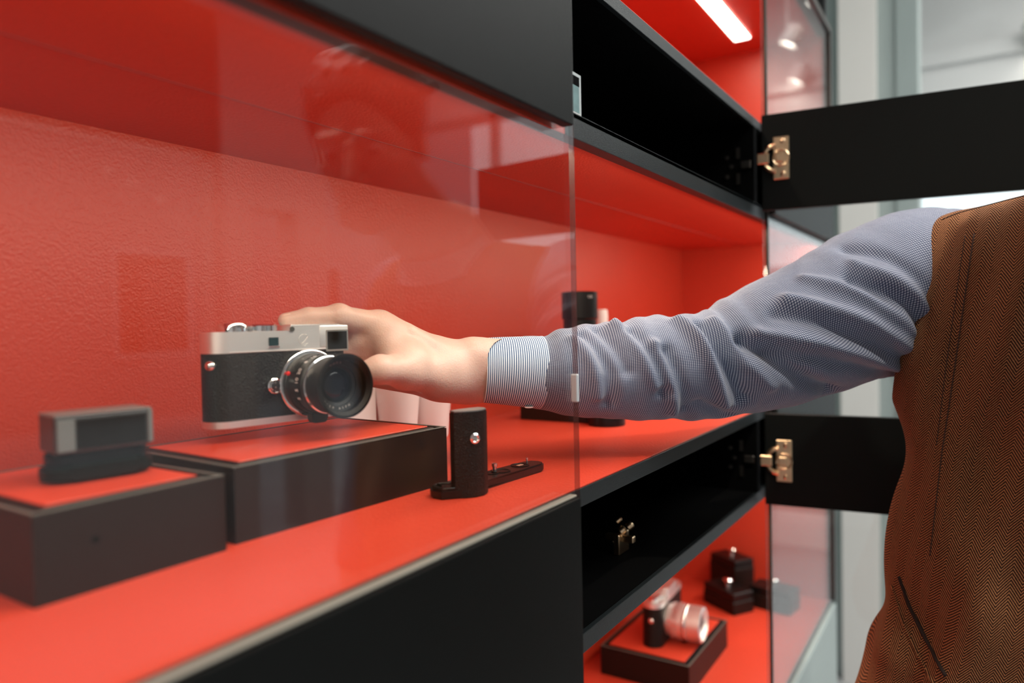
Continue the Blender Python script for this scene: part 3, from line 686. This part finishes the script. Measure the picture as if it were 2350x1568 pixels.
# body runs away from the viewer along +x, lens faces -y
obj('body', prism(NB(), body_outline(0, .138, -.0, .036), .0, .0680, .001), BLEATHER, c2, 40)
obj('top_plate', prism(NB(), body_outline(-.0005, .1385, -.0005, .0365), .0680, .0760, .001), CHROME, c2, 40)
b = NB(); prism(b, rrect(.040, .098, -.001, .037, .006), .0760, .092, .003); obj('finder_hump', b, CHROME, c2, 40)
b = NB(); lathe(b, [(.0095, .0760), (.0095, .083), (.0080, .084), (0, .084)], 32, T(.0165, .018, 0)); obj('shutter_dial', b, CHROMEB, c2, 40)
b = NB(); lathe(b, [(.0075, .0760), (.0075, .082), (.006, .083), (0, .083)], 32, T(.034, .014, 0)); obj('release_dial', b, CHROMEB, c2, 40)
b = NB(); lathe(b, [(.0045, 0), (.0045, .0015), (.002, .003), (0, .003)], 24, T(0.0008, .016, .047) @ RY(-PI / 2)); obj('strap_lug', b, CHROMEB, c2, 40)
L2 = T(.050, 0, .036) @ RX(PI / 2)
l2 = obj('lens', lathe(NB(), [(.027, 0), (.027, .006), (.0300, .008), (.0305, .030), (.0285, .032), (.0285, .036), (.0300, .038), (.0300, .060), (.0265, .062), (.0255, .056), (0, .052)], 64, L2), CHROME, c2, 30)
b = NB(); 
for i in range(60): box(b, -.0006, .0006, .0303, .0312, .012, .022, mtx=L2 @ RZ(2 * PI * i / 60))
obj('focus_ring', b, CHROMEB, l2)
obj('collar', lathe(NB(), [(.0310, .031), (.0318, .032), (.0318, .035), (.0310, .036)], 56, L2), CHROMEB, l2, 40)
obj('front_glass', lathe(NB(), [(.0240, .0530), (.015, .0565), (0, .058)], 48, L2), gl, l2, 80)
b = NB(); bmesh.ops.create_uvsphere(b, u_segments=12, v_segments=8, radius=.002, matrix=L2 @ RZ(math.radians(165)) @ T(.030, 0, .008)); obj('red_dot', b, REDDOT, l2, 180)
obj('foot_screw', lathe(NB(), [(.005, 0), (.005, .012), (0, .014)], 20, T(.050, -.028, -.0) ), BLKANO, c2, 40)
def ringbox(x, y, rz, lab, h, wy=.105, wx=.062):
    t = thing('button_box', lab, 'box', (x, y, -.69), math.radians(rz), 'small black boxes with silver buttons')
    obj('lower_half', box(NB(), -wx / 2, wx / 2, -wy / 2, wy / 2, 0, h - .020, .0015, 1), PEDEST, t)
    obj('lid', box(NB(), -wx / 2 + .001, wx / 2 - .001, -wy / 2 + .001, wy / 2 - .001, h - .0195, h, .0015, 1), BLKANO, t)
    b = NB(); lathe(b, [(.006, 0), (.005, .006), (.011, .010), (.0118, .015), (.009, .018), (0, .0185)], 24, T(0, 0, h)); obj('button', b, CHROMEB, t, 40)
    return t
ringbox(1.738, .508, -32, 'front black box with a silver button, beside the silver lens', .050)
ringbox(1.842, .528, -32, 'taller rear black box with a silver button, near the bay corner', .092, .092)
ringbox(1.786, .412, -9, 'black box with a silver button partly behind the far glass', .052, .10)

# ------------------------------------------------------------------ the man: one continuous body, clothes as children
man = thing('person', 'person in a brown herringbone waistcoat and blue checked shirt, reaching right arm into the cabinet', 'person', (0, 0, 0))
J = dict(fore=(0.7264, 0.3745, -0.0546), wtop=(0.6375, 0.4534, -0.0371), wlow=(0.6477, 0.4641, -0.0615), imb=(0.6065, 0.4761, -0.0358),
 imcp=(0.5417, 0.4995, -0.0007), ipip=(0.4966, 0.5094, 0.0092), idip=(0.4686, 0.5198, 0.0086), itip=(0.4489, 0.5281, 0.0061),
 cmc=(0.6024, 0.4705, -0.0536), tmcp=(0.5437, 0.47, -0.0443), tip_ip=(0.5008, 0.4631, -0.0406), web1=(0.5489, 0.4932, -0.0126), web2=(0.5505, 0.4783, -0.0363),
 elbow=(0.8419, 0.2584, -0.0524), shoulder=(1.0413, 0.0619, 0.0443))
V_ = lambda k: np.array(J[k])
def hand_right():
    s = SDF((.43, .43, -.11), (.76, .60, .05), .0013)
    c = s.cone
    # forearm and wrist (two bones side by side make the flat section)
    c(J['fore'], J['wtop'], .033, .0215, .02); c(J['fore'], J['wlow'], .033, .0215, .02)
    row = np.array([-.012, .0150, -.0105])
    mcp = [V_('imcp') + row * i * f for i, f in ((0, 1), (1, 1.0), (2, 1.0), (3, 1.0))]
    mcp[1] = mcp[1] + np.array([-.001, 0, .001]); mcp[3] = mcp[3] + np.array([.008, 0, -.004])
    wb = [V_('wtop') * .75 + V_('wlow') * .25, V_('wtop') * .5 + V_('wlow') * .5 + np.array([0, .006, 0]), V_('wlow') + np.array([0, .008, .003]), V_('wlow') + np.array([0, .012, -.004])]
    c(wb[0], J['imb'], .021, .0185, .016); c(J['imb'], mcp[0], .0185, .0148, .014)
    for i in (1, 2, 3): c(wb[i], mcp[i], .018, (.0150, .0145, .0130)[i - 1], .012)
    # palm filling and heel
    c(V_('wlow') + np.array([-.02, .012, .000]), mcp[3] + np.array([.012, 0, -.001]), .0185, .014, .014)
    # index finger lying on the top plate
    c(mcp[0], J['ipip'], .0135, .0104, .008); c(J['ipip'], J['idip'], .0104, .0085, .005); c(J['idip'], J['itip'], .0085, .0066, .004)
    s.ell(V_('ipip') + np.array([0, 0, .0016]), (.0100, .0096, .0088), .006)
    # middle, ring and little finger wrapped round the end and back of the camera
    for i, (a, b2, c2_, r) in enumerate((((.5215, .5300, -.0175), (.5120, .5550, -.0300), (.4850, .5605, -.0340), .0098), ((.5225, .5330, -.0400), (.5130, .5570, -.0480), (.4890, .5600, -.0520), .0092), ((.5270, .5390, -.0600), (.5150, .5570, -.0660), (.4960, .5580, -.0690), .0080))):
        m0 = mcp[i + 1]; k1 = np.array(a) + np.array([.006, .010, .0])
        c(m0, k1, r + .003, r + .0005, .006); c(k1, b2, r + .0005, r, .004); c(b2, c2_, r, r - .0018, .003)
    # thumb with its thenar mass, pressed against the front of the body beside the lens
    c(J['cmc'], J['tmcp'], .0225, .0175, .018); c(J['tmcp'], J['tip_ip'], .0172, .0128, .010); c(J['tip_ip'], (.4845, .4790, -.0455), .0125, .0095, .006)
    c(J['wlow'], J['cmc'], .021, .0215, .018)
    # web between thumb and index, tendon ridge
    c(J['web1'], J['web2'], .0115, .0155, .016); c(mcp[0] + np.array([.012, -.004, -.014]), J['web1'], .010, .010, .012)
    c((.5400, .4915, -.0120), (.5425, .4780, -.0330), .0105, .0120, .012)
    c((.5700, .4800, -.0290), (.5560, .4735, -.0345), .012, .0145, .014)
    c((.556, .4855, -.014), (.572, .4705, -.036), .0035, .004, .006)
    for a_, b2, r in (((.5535, .4845, -.0040), (.5560, .4770, -.0260), .0034), ((.5610, .4790, -.0060), (.5620, .4730, -.0270), .0030)): c(a_, b2, r, r, .004)
    c((.6130, .4560, -.0400), (.5640, .4800, -.0070), .0040, .0040, .010)
    return s.mesh()
H0 = np.array((.800, -.143, .265))
def head_mesh():
    s = SDF((.66, -.30, .0), (1.10, .03, .44), .0028)
    # face direction: forward and a little down towards the cabinet
    fw = Vector((-.82, .42, -.38)).normalized(); up = Vector((-.30, .10, .94)); rt_ = fw.cross(up).normalized(); up = rt_.cross(fw).normalized()
    Rm = Matrix((rt_, fw, up)).transposed()
    def P(x, y, z): return H0 + np.array(Rm @ Vector((x, y, z)))
    s.ell(P(0, -.012, .030), (.076, .096, .088), .02, rot=Rm); s.ell(P(0, .030, -.030), (.060, .060, .075), .03, rot=Rm)
    s.cone(P(-.022, .058, -.088), P(.022, .058, -.088), .024, .024, .02); s.cone(P(0, .030, -.080), P(0, .072, -.098), .03, .017, .02)
    for q in (-1, 1):
        s.ell(P(q * .032, .068, -.018), (.022, .020, .018), .015, rot=Rm)          # cheekbone
        s.cone(P(q * .018, .088, .022), P(q * .045, .072, .020), .009, .008, .010)  # brow
        s.ell(P(q * .031, .094, .006), (.013, .012, .009), .008, 's', rot=Rm)       # eye socket
        s.ell(P(q * .077, -.008, -.006), (.007, .018, .031), .006, rot=Rm); s.ell(P(q * .083, -.004, -.004), (.005, .010, .019), .004, 's', rot=Rm)  # ear
        s.ell(P(q * .012, .094, -.034), (.008, .009, .007), .006, rot=Rm)
    s.cone(P(0, .090, .010), P(0, .110, -.028), .0075, .0110, .008)                 # nose
    s.cone(P(-.020, .084, -.057), P(.020, .084, -.057), .0065, .0065, .006); s.cone(P(-.016, .083, -.067), P(.016, .083, -.067), .0075, .0075, .006)
    s.ell(P(0, .094, -.0622), (.022, .008, .0016), .002, 's', rot=Rm)
    s.cone(P(0, -.030, -.050), (.995, -.120, .075), .056, .064, .03)                # neck
    return s.mesh(), Rm, P
def torso_prims(s, g=0.0, legs=True, arms=True, k=.04):
    s.ell((1.010, -.120, -.06), (.120 + g, .196 + g, .165 + g), k); s.ell((1.000, -.120, -.30), (.118 + g, .199 + g, .24 + g), k)
    s.cone((1.020, .010, .046), (1.020, -.250, .046), .056 + g, .056 + g, k); s.cone((1.005, -.07, .036), (1.000, -.17, .036), .060 + g, .060 + g, k)
    s.ell((1.030, -.120, -.52), (.125 + g, .180 + g, .16 + g), k)
    if legs:
        for y in (-.04, -.20):
            s.cone((1.04, y, -.58), (1.035, y * 1.1, -.93), .085 + g, .058 + g, .03); s.cone((1.035, y * 1.1, -.93), (1.06, y * 1.15, -1.27), .056 + g, .040 + g, .03)
def body_mesh():
    s = SDF((.78, -.45, -1.36), (1.25, .17, .20), .008); torso_prims(s, -.006)
    s.cone((1.0, -.12, .10), (.955, -.125, .145), .062, .058, .03)
    s.cone((1.03, .02, .035), J['elbow'], .042, .034, .03)
    s.cone((1.02, -.27, .055), (1.03, -.345, -.20), .052, .041, .03); s.cone((1.03, -.345, -.20), (.965, -.355, -.43), .040, .026, .02)
    # the left hand hanging by the side: palm, thumb and four fingers
    s2 = SDF((.85, -.42, -.66), (1.03, -.30, -.38), .003)
    s2.cone((.985, -.350, -.39), (.965, -.355, -.44), .030, .025, .02)
    for i in range(4):
        y = -.355 + (i - 1.5) * .004; x = .930 + i * .0165
        s2.cone((.965, -.355, -.44), (x, y, -.525), .024, .0115, .012)
        k1 = (x - .004, y + .006, -.525 - .040); k2 = (x - .006, y + .018, -.525 - (.062, .068, .064, .052)[i]); k3 = (x - .006, y + .030, -.525 - (.080, .088, .082, .068)[i])
        s2.cone((x, y, -.525), k1, .0098, .0088, .004); s2.cone(k1, k2, .0088, .0080, .003); s2.cone(k2, k3, .0080, .0066, .003)
    s2.cone((.945, -.350, -.460), (.918, -.338, -.500), .0165, .0120, .012); s2.cone((.918, -.338, -.500), (.908, -.326, -.535), .0110, .0085, .005)
    s3 = SDF((.70, .13, -.14), (.98, .44, .06), .004)
    s3.cone((.975, .135, .01), J['elbow'], .040, .038, .02); s3.cone(J['elbow'], J['fore'], .041, .033, .02); s3.cone(J['fore'], tuple(V_('fore') * .6 + V_('wtop') * .4), .033, .028, .02)
    return [s.mesh(), s2.mesh(), s3.mesh()]
hm, HR, HP = head_mesh()
body = sdf_obj('body', [hand_right(), hm] + body_mesh(), SKIN, man, relax=1)
# nails, eyes
b = NB()
nm = Vector((-.45, .15, -.08)).to_track_quat('X', 'Z').to_matrix().to_4x4()
t_ = bmesh.new(); bmesh.ops.create_uvsphere(t_, u_segments=16, v_segments=10, radius=1)
merge(b, t_, 0, T(.4500, .5278, .0112) @ nm @ Matrix.Diagonal((.0065, .0052, .0013, 1)))
obj('finger_nail', b, mat('nail', (.80, .55, .46), .25), body, 180)
for q in (-1, 1):
    b = NB(); c_ = HP(q * .031, .076, .004); bmesh.ops.create_uvsphere(b, u_segments=24, v_segments=16, radius=.0122, matrix=T(*c_)); e_ = obj('eye', b, EYEW, body, 180)
    b = NB(); bmesh.ops.create_uvsphere(b, u_segments=20, v_segments=12, radius=.0062, matrix=T(*HP(q * .031, .0835, .001))); obj('iris', b, IRIS, e_, 180)
# hair
s = SDF((.66, -.30, .14), (1.02, .03, .44), .0032)
Rm = HR
s.ell(HP(0, -.020, .044), (.088, .104, .092), .01, rot=Rm)
s.ell(HP(0, .100, -.020), (.078, .075, .092), .012, 's', rot=Rm); s.ell(HP(0, .01, -.085), (.12, .07, .075), .015, 's', rot=Rm)
for i in range(46):
    a = random.uniform(0, 2 * PI); e = random.uniform(.1, 1.2); x, y, z = .086 * math.cos(a) * math.cos(e), -.020 + .100 * math.sin(a) * math.cos(e), .046 + .090 * math.sin(e)
    if y > .045 and z < .06: continue
    p0 = HP(x, y, z); p1_ = HP(x * 1.0 + .012, y * .9 - .03, z + .002); s.cone(p0, p1_, .0050, .0035, .012)
for q in (-1, 1): s.cone(HP(q * .073, .012, .03), HP(q * .073, .010, -.02), .006, .004, .006)
sdf_obj('hair', [s.mesh()], HAIR, man, relax=1)

# shirt: torso, collar, left sleeve by distance fields, right sleeve lofted with its folds
s = SDF((.78, -.46, -.62), (1.26, .22, .23), .006); torso_prims(s, .008, legs=False)
s.cone((1.035, .055, .030), (.985, .125, .006), .076, .070, .02)
s.cone((1.02, -.27, .055), (1.03, -.345, -.20), .070, .058, .03); s.cone((1.03, -.345, -.20), (.968, -.355, -.415), .058, .040, .02)
s.add(lambda X, Y, Z: Z + .60, (.7, -.5, -.7), (1.3, .2, -.55), .001, 's') if False else None
shirt_t = sdf_obj('shirt', [s.mesh()], GING, man, relax=1)
me = shirt_t.data; uvl = me.uv_layers.new(name='UVMap'); vi = np.zeros(len(me.loops), np.int32); me.loops.foreach_get('vertex_index', vi)
co = np.zeros(len(me.vertices) * 3, np.float32); me.vertices.foreach_get('co', co); co = co.reshape(-1, 3)
uv = np.stack([co[vi, 1] + .4 * co[vi, 0], co[vi, 2] + .1 * co[vi, 1]], 1); uvl.data.foreach_set('uv', uv.astype(np.float32).ravel())
def loft(name, pts, rad, m, parent, folds=(), nu=190, nv=340, sq=1.0, shift=0, open_=True, wob=0.0, thick=.0015):
    """tube along a centre line; angle 0 is up, pi/2 faces the viewer side. UVs in metres."""
    P_ = np.array(pts, float); L = np.r_[0, np.cumsum(np.linalg.norm(np.diff(P_, axis=0), axis=1))]
    sv = np.linspace(0, L[-1], nv)
    def sm(col):
        v = np.interp(sv, L, col); k = np.ones(9) / 9
        for _ in range(3): v = np.convolve(np.pad(v, 4, mode='reflect', reflect_type='odd'), k, 'valid')
        return v
    C = np.stack([sm(P_[:, i]) for i in range(3)], 1); R_ = sm(np.array(rad))
    Tn = np.gradient(C, axis=0); Tn /= np.linalg.norm(Tn, axis=1)[:, None]
    up = np.array([0, 0, 1.0])[None] - Tn * Tn[:, 2:3]; up /= np.linalg.norm(up, axis=1)[:, None]
    sd = np.cross(Tn, up)                                        # towards viewer or away
    if (sd[0] @ np.array([-.84, -.54, 0])) < 0: sd = -sd
    th = np.linspace(0, 2 * PI, nu, endpoint=False)
    S_, TH = np.meshgrid(sv, th, indexing='ij'); disp = np.zeros_like(S_)
    for amp, pl in folds:
        wd = .0064 * (1.0 + .35 * abs(amp)); best = np.full_like(S_, 9.)
        Rl = R_[:, None]
        for (s0, t0), (s1, t1) in zip(pl, pl[1:]):
            ax, ay = s0, t0 * .07; bx, by = s1, t1 * .07; px_, py_ = S_, TH * .07
            q = np.clip(((px_ - ax) * (bx - ax) + (py_ - ay) * (by - ay)) / ((bx - ax) ** 2 + (by - ay) ** 2), 0, 1)
            dd = np.hypot(px_ - ax - q * (bx - ax), py_ - ay - q * (by - ay)); best = np.minimum(best, dd)
        disp += amp * .0110 * np.exp(-(best / wd) ** 2)
    if wob:
        rng = np.random.RandomState(3)
        for _ in range(16):
            f, g, p = rng.uniform(18, 75), rng.choice([1, 2, 3]), rng.uniform(0, 6.28)
            disp += wob * .45 * np.sin(2 * PI * f * S_ * .35 + g * TH + p) * (.5 + .5 * np.sin(3 * S_ * 9 + p)) 
        disp += wob * 1.2 * np.sin(2 * PI * S_ / .031 + 1.3 * np.sin(TH)) * (.4 + .6 * np.cos(TH / 2) ** 2) * np.clip((.30 - S_) / .1, 0, 1) * np.clip(S_ / .05, 0, 1)
    RR = R_[:, None] + disp
    X = C[:, None, :] + up[:, None, :] * (RR * np.cos(TH))[..., None] + sd[:, None, :] * (RR * (sq(S_) if callable(sq) else sq) * np.sin(TH))[..., None]
    V = X.reshape(-1, 3); i, j = np.meshgrid(np.arange(nv - 1), np.arange(nu), indexing='ij'); j2 = (j + 1) % nu
    F = np.stack([i * nu + j, i * nu + j2, (i + 1) * nu + j2, (i + 1) * nu + j], -1).reshape(-1, 4)
    me = mesh_from([(V, F)]); me.name = name; me.materials.append(m)
    uvl = me.uv_layers.new(name='UVMap'); vi = np.zeros(len(me.loops), np.int32); me.loops.foreach_get('vertex_index', vi)
    a, b_ = vi // nu, vi % nu
    pol = np.repeat(np.arange(len(F)), 4); seam = (j.reshape(-1)[pol] == nu - 1) & (b_ == 0)
    rm = float(R_.mean()); u_ = (np.where(seam, nu, b_) / nu) * 2 * PI * rm
    uvl.data.foreach_set('uv', np.stack([u_, sv[a]], 1).astype(np.float32).ravel())
    o = bpy.data.objects.new(name, me); COL.objects.link(o); o.parent = parent
    if thick:
        md = o.modifiers.new('thickness', 'SOLIDIFY'); md.thickness = thick; md.offset = -1
    return o
SLEEVE = [(0.6824, 0.4213, -0.054, 0.0370), (0.7043, 0.3998, -0.056, 0.0424), (0.7142, 0.3899, -0.0555, 0.0479), (0.7361, 0.3685, -0.0561, 0.0522), (0.7547, 0.3505, -0.0565, 0.055), (0.7833, 0.3205, -0.0558, 0.0585), (0.8124, 0.2897, -0.0546, 0.0606), (0.8419, 0.2584, -0.0524, 0.0617), (0.8646, 0.2344, -0.0447, 0.0692), (0.8875, 0.2101, -0.0339, 0.0753), (0.9177, 0.1819, -0.021, 0.0788), (0.9485, 0.153, -0.0062, 0.0839), (0.9797, 0.1234, 0.0089, 0.0902), (1.0112, 0.093, 0.0211, 0.0976), (1.0466, 0.0622, 0.0315, 0.1012), (1.0847, 0.0306, 0.0363, 0.0975)]
FOLDS = [(-0.6, [(0.117, 0.38), (0.139, 1.52)]), (0.8, [(0.139, 0.37), (0.156, 1.12), (0.174, 1.8)]), (-0.7, [(0.151, 0.66), (0.182, 1.94)]), (0.7, [(0.174, 1.05), (0.2, 2.4)]), (-0.7, [(0.185, 1.16), (0.209, 2.43)]), (1.0, [(0.213, 0.48), (0.233, 1.4), (0.252, 2.24)]), (-0.9, [(0.231, 0.72), (0.246, 1.42), (0.268, 2.18)]), (0.5, [(0.251, 0.64), (0.273, 1.55), (0.296, 2.03)]), (-1.2, [(0.276, 1.11), (0.333, 2.12), (0.377, 2.67)]), (0.8, [(0.296, 1.14), (0.393, 1.92), (0.492, 2.76)]), (-0.6, [(0.302, 1.44), (0.393, 2.12), (0.483, 2.9)]), (0.9, [(0.342, 0.81), (0.415, 1.59), (0.479, 2.35)]), (-0.6, [(0.325, 0.96), (0.412, 1.85), (0.483, 2.55)]), (-0.8, [(0.421, 0.93), (0.466, 1.55), (0.494, 2.18)]), (0.6, [(0.438, 0.75), (0.48, 1.5), (0.499, 2.09)]), (0.5, [(0.089, 0.68), (0.105, 1.55), (0.11, 2.04)]), (-0.6, [(0.099, 0.56), (0.12, 1.55), (0.123, 2.25)]), (-0.5, [(0.225, 2.27), (0.262, 2.68)]), (-0.5, [(0.451, 0.43), (0.49, 1.29), (0.503, 1.85)]), (0.5, [(0.38, 0.57), (0.425, 1.27), (0.464, 1.86)])]
FOLDS = [(a_, [(s0 - .039, t0) for s0, t0 in pl]) for a_, pl in FOLDS]
slv = loft('sleeve', [q[:3] for q in SLEEVE], [q[3] for q in SLEEVE], GING, shirt_t, FOLDS, 200, 380, wob=.0011, sq=lambda S: 1 - .12 * np.clip((S - .36) / .14, 0, 1))
cuf = loft('cuff', [(0.6540, 0.4535, -0.0512), (0.6700, 0.4345, -0.0525), (0.6824, 0.4213, -0.054), (0.6960, 0.4080, -0.0555)], [.0352, .0372, .0386, .0402], CUFF, shirt_t, (), 120, 40, thick=.002)
b = NB(); 
lathe(b, [(.0048, 0), (.0048, .0014), (.0035, .0018), (.0035, .001), (0, .001)], 20, T(.673, .4085, -.0905) @ RX(PI)); obj('cuff_button', b, WHITEP, shirt_t, 40)
# collar
def collar():
    b = NB(); t = bmesh.new(); n = 40; rows = []
    c0 = Vector((.955, -.125, .098)); ax = Vector((-.45, -.01, .90)).normalized(); q = ax.to_track_quat('Z', 'Y')
    for r_, h_ in ((.064, -.005), (.061, .030), (.068, .032), (.082, -.002)):
        rows.append([t.verts.new(c0 + q @ Vector((r_ * math.cos(PI * .0 + 2 * PI * i / n * .955 + .14), r_ * 1.02 * math.sin(2 * PI * i / n * .955 + .14), h_))) for i in range(n + 1)])
    for a, c in zip(rows, rows[1:]):
        for i in range(n): t.faces.new((a[i], a[i + 1], c[i + 1], c[i]))
    bmesh.ops.solidify(t, geom=t.faces[:], thickness=.0015)
    merge(b, t); return b
o = obj('collar', collar(), WHITE if False else mat('pale_blue_collar_cotton', (.62, .66, .74), .8), shirt_t, 60)

# waistcoat: dilated torso with the arm opening, neck opening and lower edge cut clean
s = SDF((.76, -.42, -.62), (1.28, .19, .22), .0042); torso_prims(s, .020, legs=False, k=.04)
s.cone((.955, .060, -.400), (.975, .085, -.520), .040, .062, .05); s.cone((1.03, .070, -.42), (1.03, .080, -.55), .05, .06, .05)
s.cone((.900, -.02, -.26), (.895, .030, -.40), .012, .018, .03)
def halfcut(f): s.add(f, (.7, -.5, -.7), (1.3, .3, .3), .003, 's')
# arm openings: planes leaning outward towards the armpits
halfcut(lambda X, Y, Z: np.minimum(-(Y - (.0435 + .20 * np.maximum(.125 - Z, 0) )) * -1 if False else (Y - (.0435 + .20 * np.maximum(.125 - Z, 0))) * -1, (Z + .105) * -1) * 1.0 if False else np.maximum(-(Y - (.0435 + .205 * np.maximum(.125 - Z, 0))), -(Z + .098)))
halfcut(lambda X, Y, Z: np.maximum((Y + .2835 + .205 * np.maximum(.125 - Z, 0)), -(Z + .098)))
halfcut(lambda X, Y, Z: Z + .56)
s.cone((.985, -.12, .09), (.93, -.13, .18), .066, .070, .004, 's')
s.cone((.88, -.12, .14), (.86, -.12, -.04), .060, .012, .004, 's')
vV, vF = s.mesh()
y_, z_ = vV[:, 1], vV[:, 2]
dd = .0062 * np.sin(2 * PI * (y_ * 9 - z_ * 2.2)) + .0042 * np.sin(2 * PI * (y_ * 17 + z_ * 5.1) + 1.3) * np.clip((z_ + .35) / .3, 0, 1) + .0020 * np.sin(2 * PI * (y_ * 4 - z_ * 9) + .6)
dd = dd - .008
vV[:, 0] += np.where(vV[:, 0] < 1.0, dd, 0) * np.clip((1.0 - vV[:, 0]) / .04, 0, 1)
vest = sdf_obj('waistcoat', [(vV, vF)], TWEED, man, relax=1)
SEAM = mat('dark_stitching', (.02, .009, .006), .9)
STITCH = mat('brown_stitching', (.06, .028, .016), .9)
def front_x(y, z, side=-1):
    """nearest point of the waistcoat front to a line of sight along +x"""
    return vest_tree.ray_cast(Vector((.60, y, z)), Vector((1, 0, 0)))[0]
from mathutils.bvhtree import BVHTree
vest_tree = BVHTree.FromPolygons([v.co for v in vest.data.vertices], [tuple(p.vertices) for p in vest.data.polygons])
def seam(name, yz, r, m):
    pts = []
    for (y0, z0), (y1, z1) in zip(yz, yz[1:]):
        for i in range(12):
            f = i / 12; h_ = front_x(y0 + (y1 - y0) * f, z0 + (z1 - z0) * f)
            if h_ is not None: pts.append(h_ + Vector((-r * .2, 0, 0)))
    if len(pts) > 3: return obj(name, tube(NB(), pts, r, 6), m, vest, 180)
seam('front_seam', [(.004, .085), (.012, .02), (.022, -.06), (.034, -.15), (.046, -.27)], .0008, STITCH)
seam('front_seam', [(.012, .085), (.020, .02), (.030, -.06), (.040, -.15)], .0005, STITCH)
seam('pocket_edge', [(.078, -.300), (.066, -.330), (.050, -.355), (.028, -.378)], .0022, SEAM)
seam('pocket_welt', [(.086, -.315), (.074, -.345), (.058, -.372), (.034, -.398)], .0018, TWEED)
b = NB(); pts = []
for i in range(26):
    y = .036 - i * .0045; h_ = vest_tree.ray_cast(Vector((.985, y, .40)), Vector((0, 0, -1)))[0]
    if h_ is not None: pts.append(h_)
if len(pts) > 3: obj('shoulder_seam', tube(b, pts, .0010, 6), SEAM, vest, 180)
for i in range(5):
    h_ = front_x(-.12, -.10 - i * .085)
    if h_ is not None: obj('button', lathe(NB(), [(.0085, 0), (.0085, .002), (.007, .003), (0, .0022)], 24, T(*h_) @ RY(-PI / 2)), HAIR, vest, 40)
# trousers and shoes
s = SDF((.84, -.40, -1.33), (1.26, .16, -.38), .008)
s.ell((1.030, -.120, -.53), (.136, .190, .15), .03)
for y in (-.04, -.20): s.cone((1.04, y, -.58), (1.035, y * 1.1, -.93), .100, .075, .03); s.cone((1.035, y * 1.1, -.93), (1.055, y * 1.15, -1.26), .074, .062, .03)
s.add(lambda X, Y, Z: Z + .41, (.7, -.5, -.6), (1.3, .3, .3), .003, 's') if False else None
sdf_obj('trousers', [s.mesh()], TROUS, man, relax=1)
for y in (-.046, -.230):
    s = SDF((.84, y - .08, -1.36), (1.16, y + .08, -1.22), .005)
    s.cone((1.06, y, -1.305), (.93, y, -1.320), .036, .030, .02); s.cone((1.085, y, -1.305), (1.06, y, -1.26), .034, .044, .02)
    s.add(lambda X, Y, Z: Z + 1.349, (.8, -.4, -1.40), (1.2, .1, -1.34), .002, 's')
    sdf_obj('shoe', [s.mesh()], SHOE, man, relax=0)
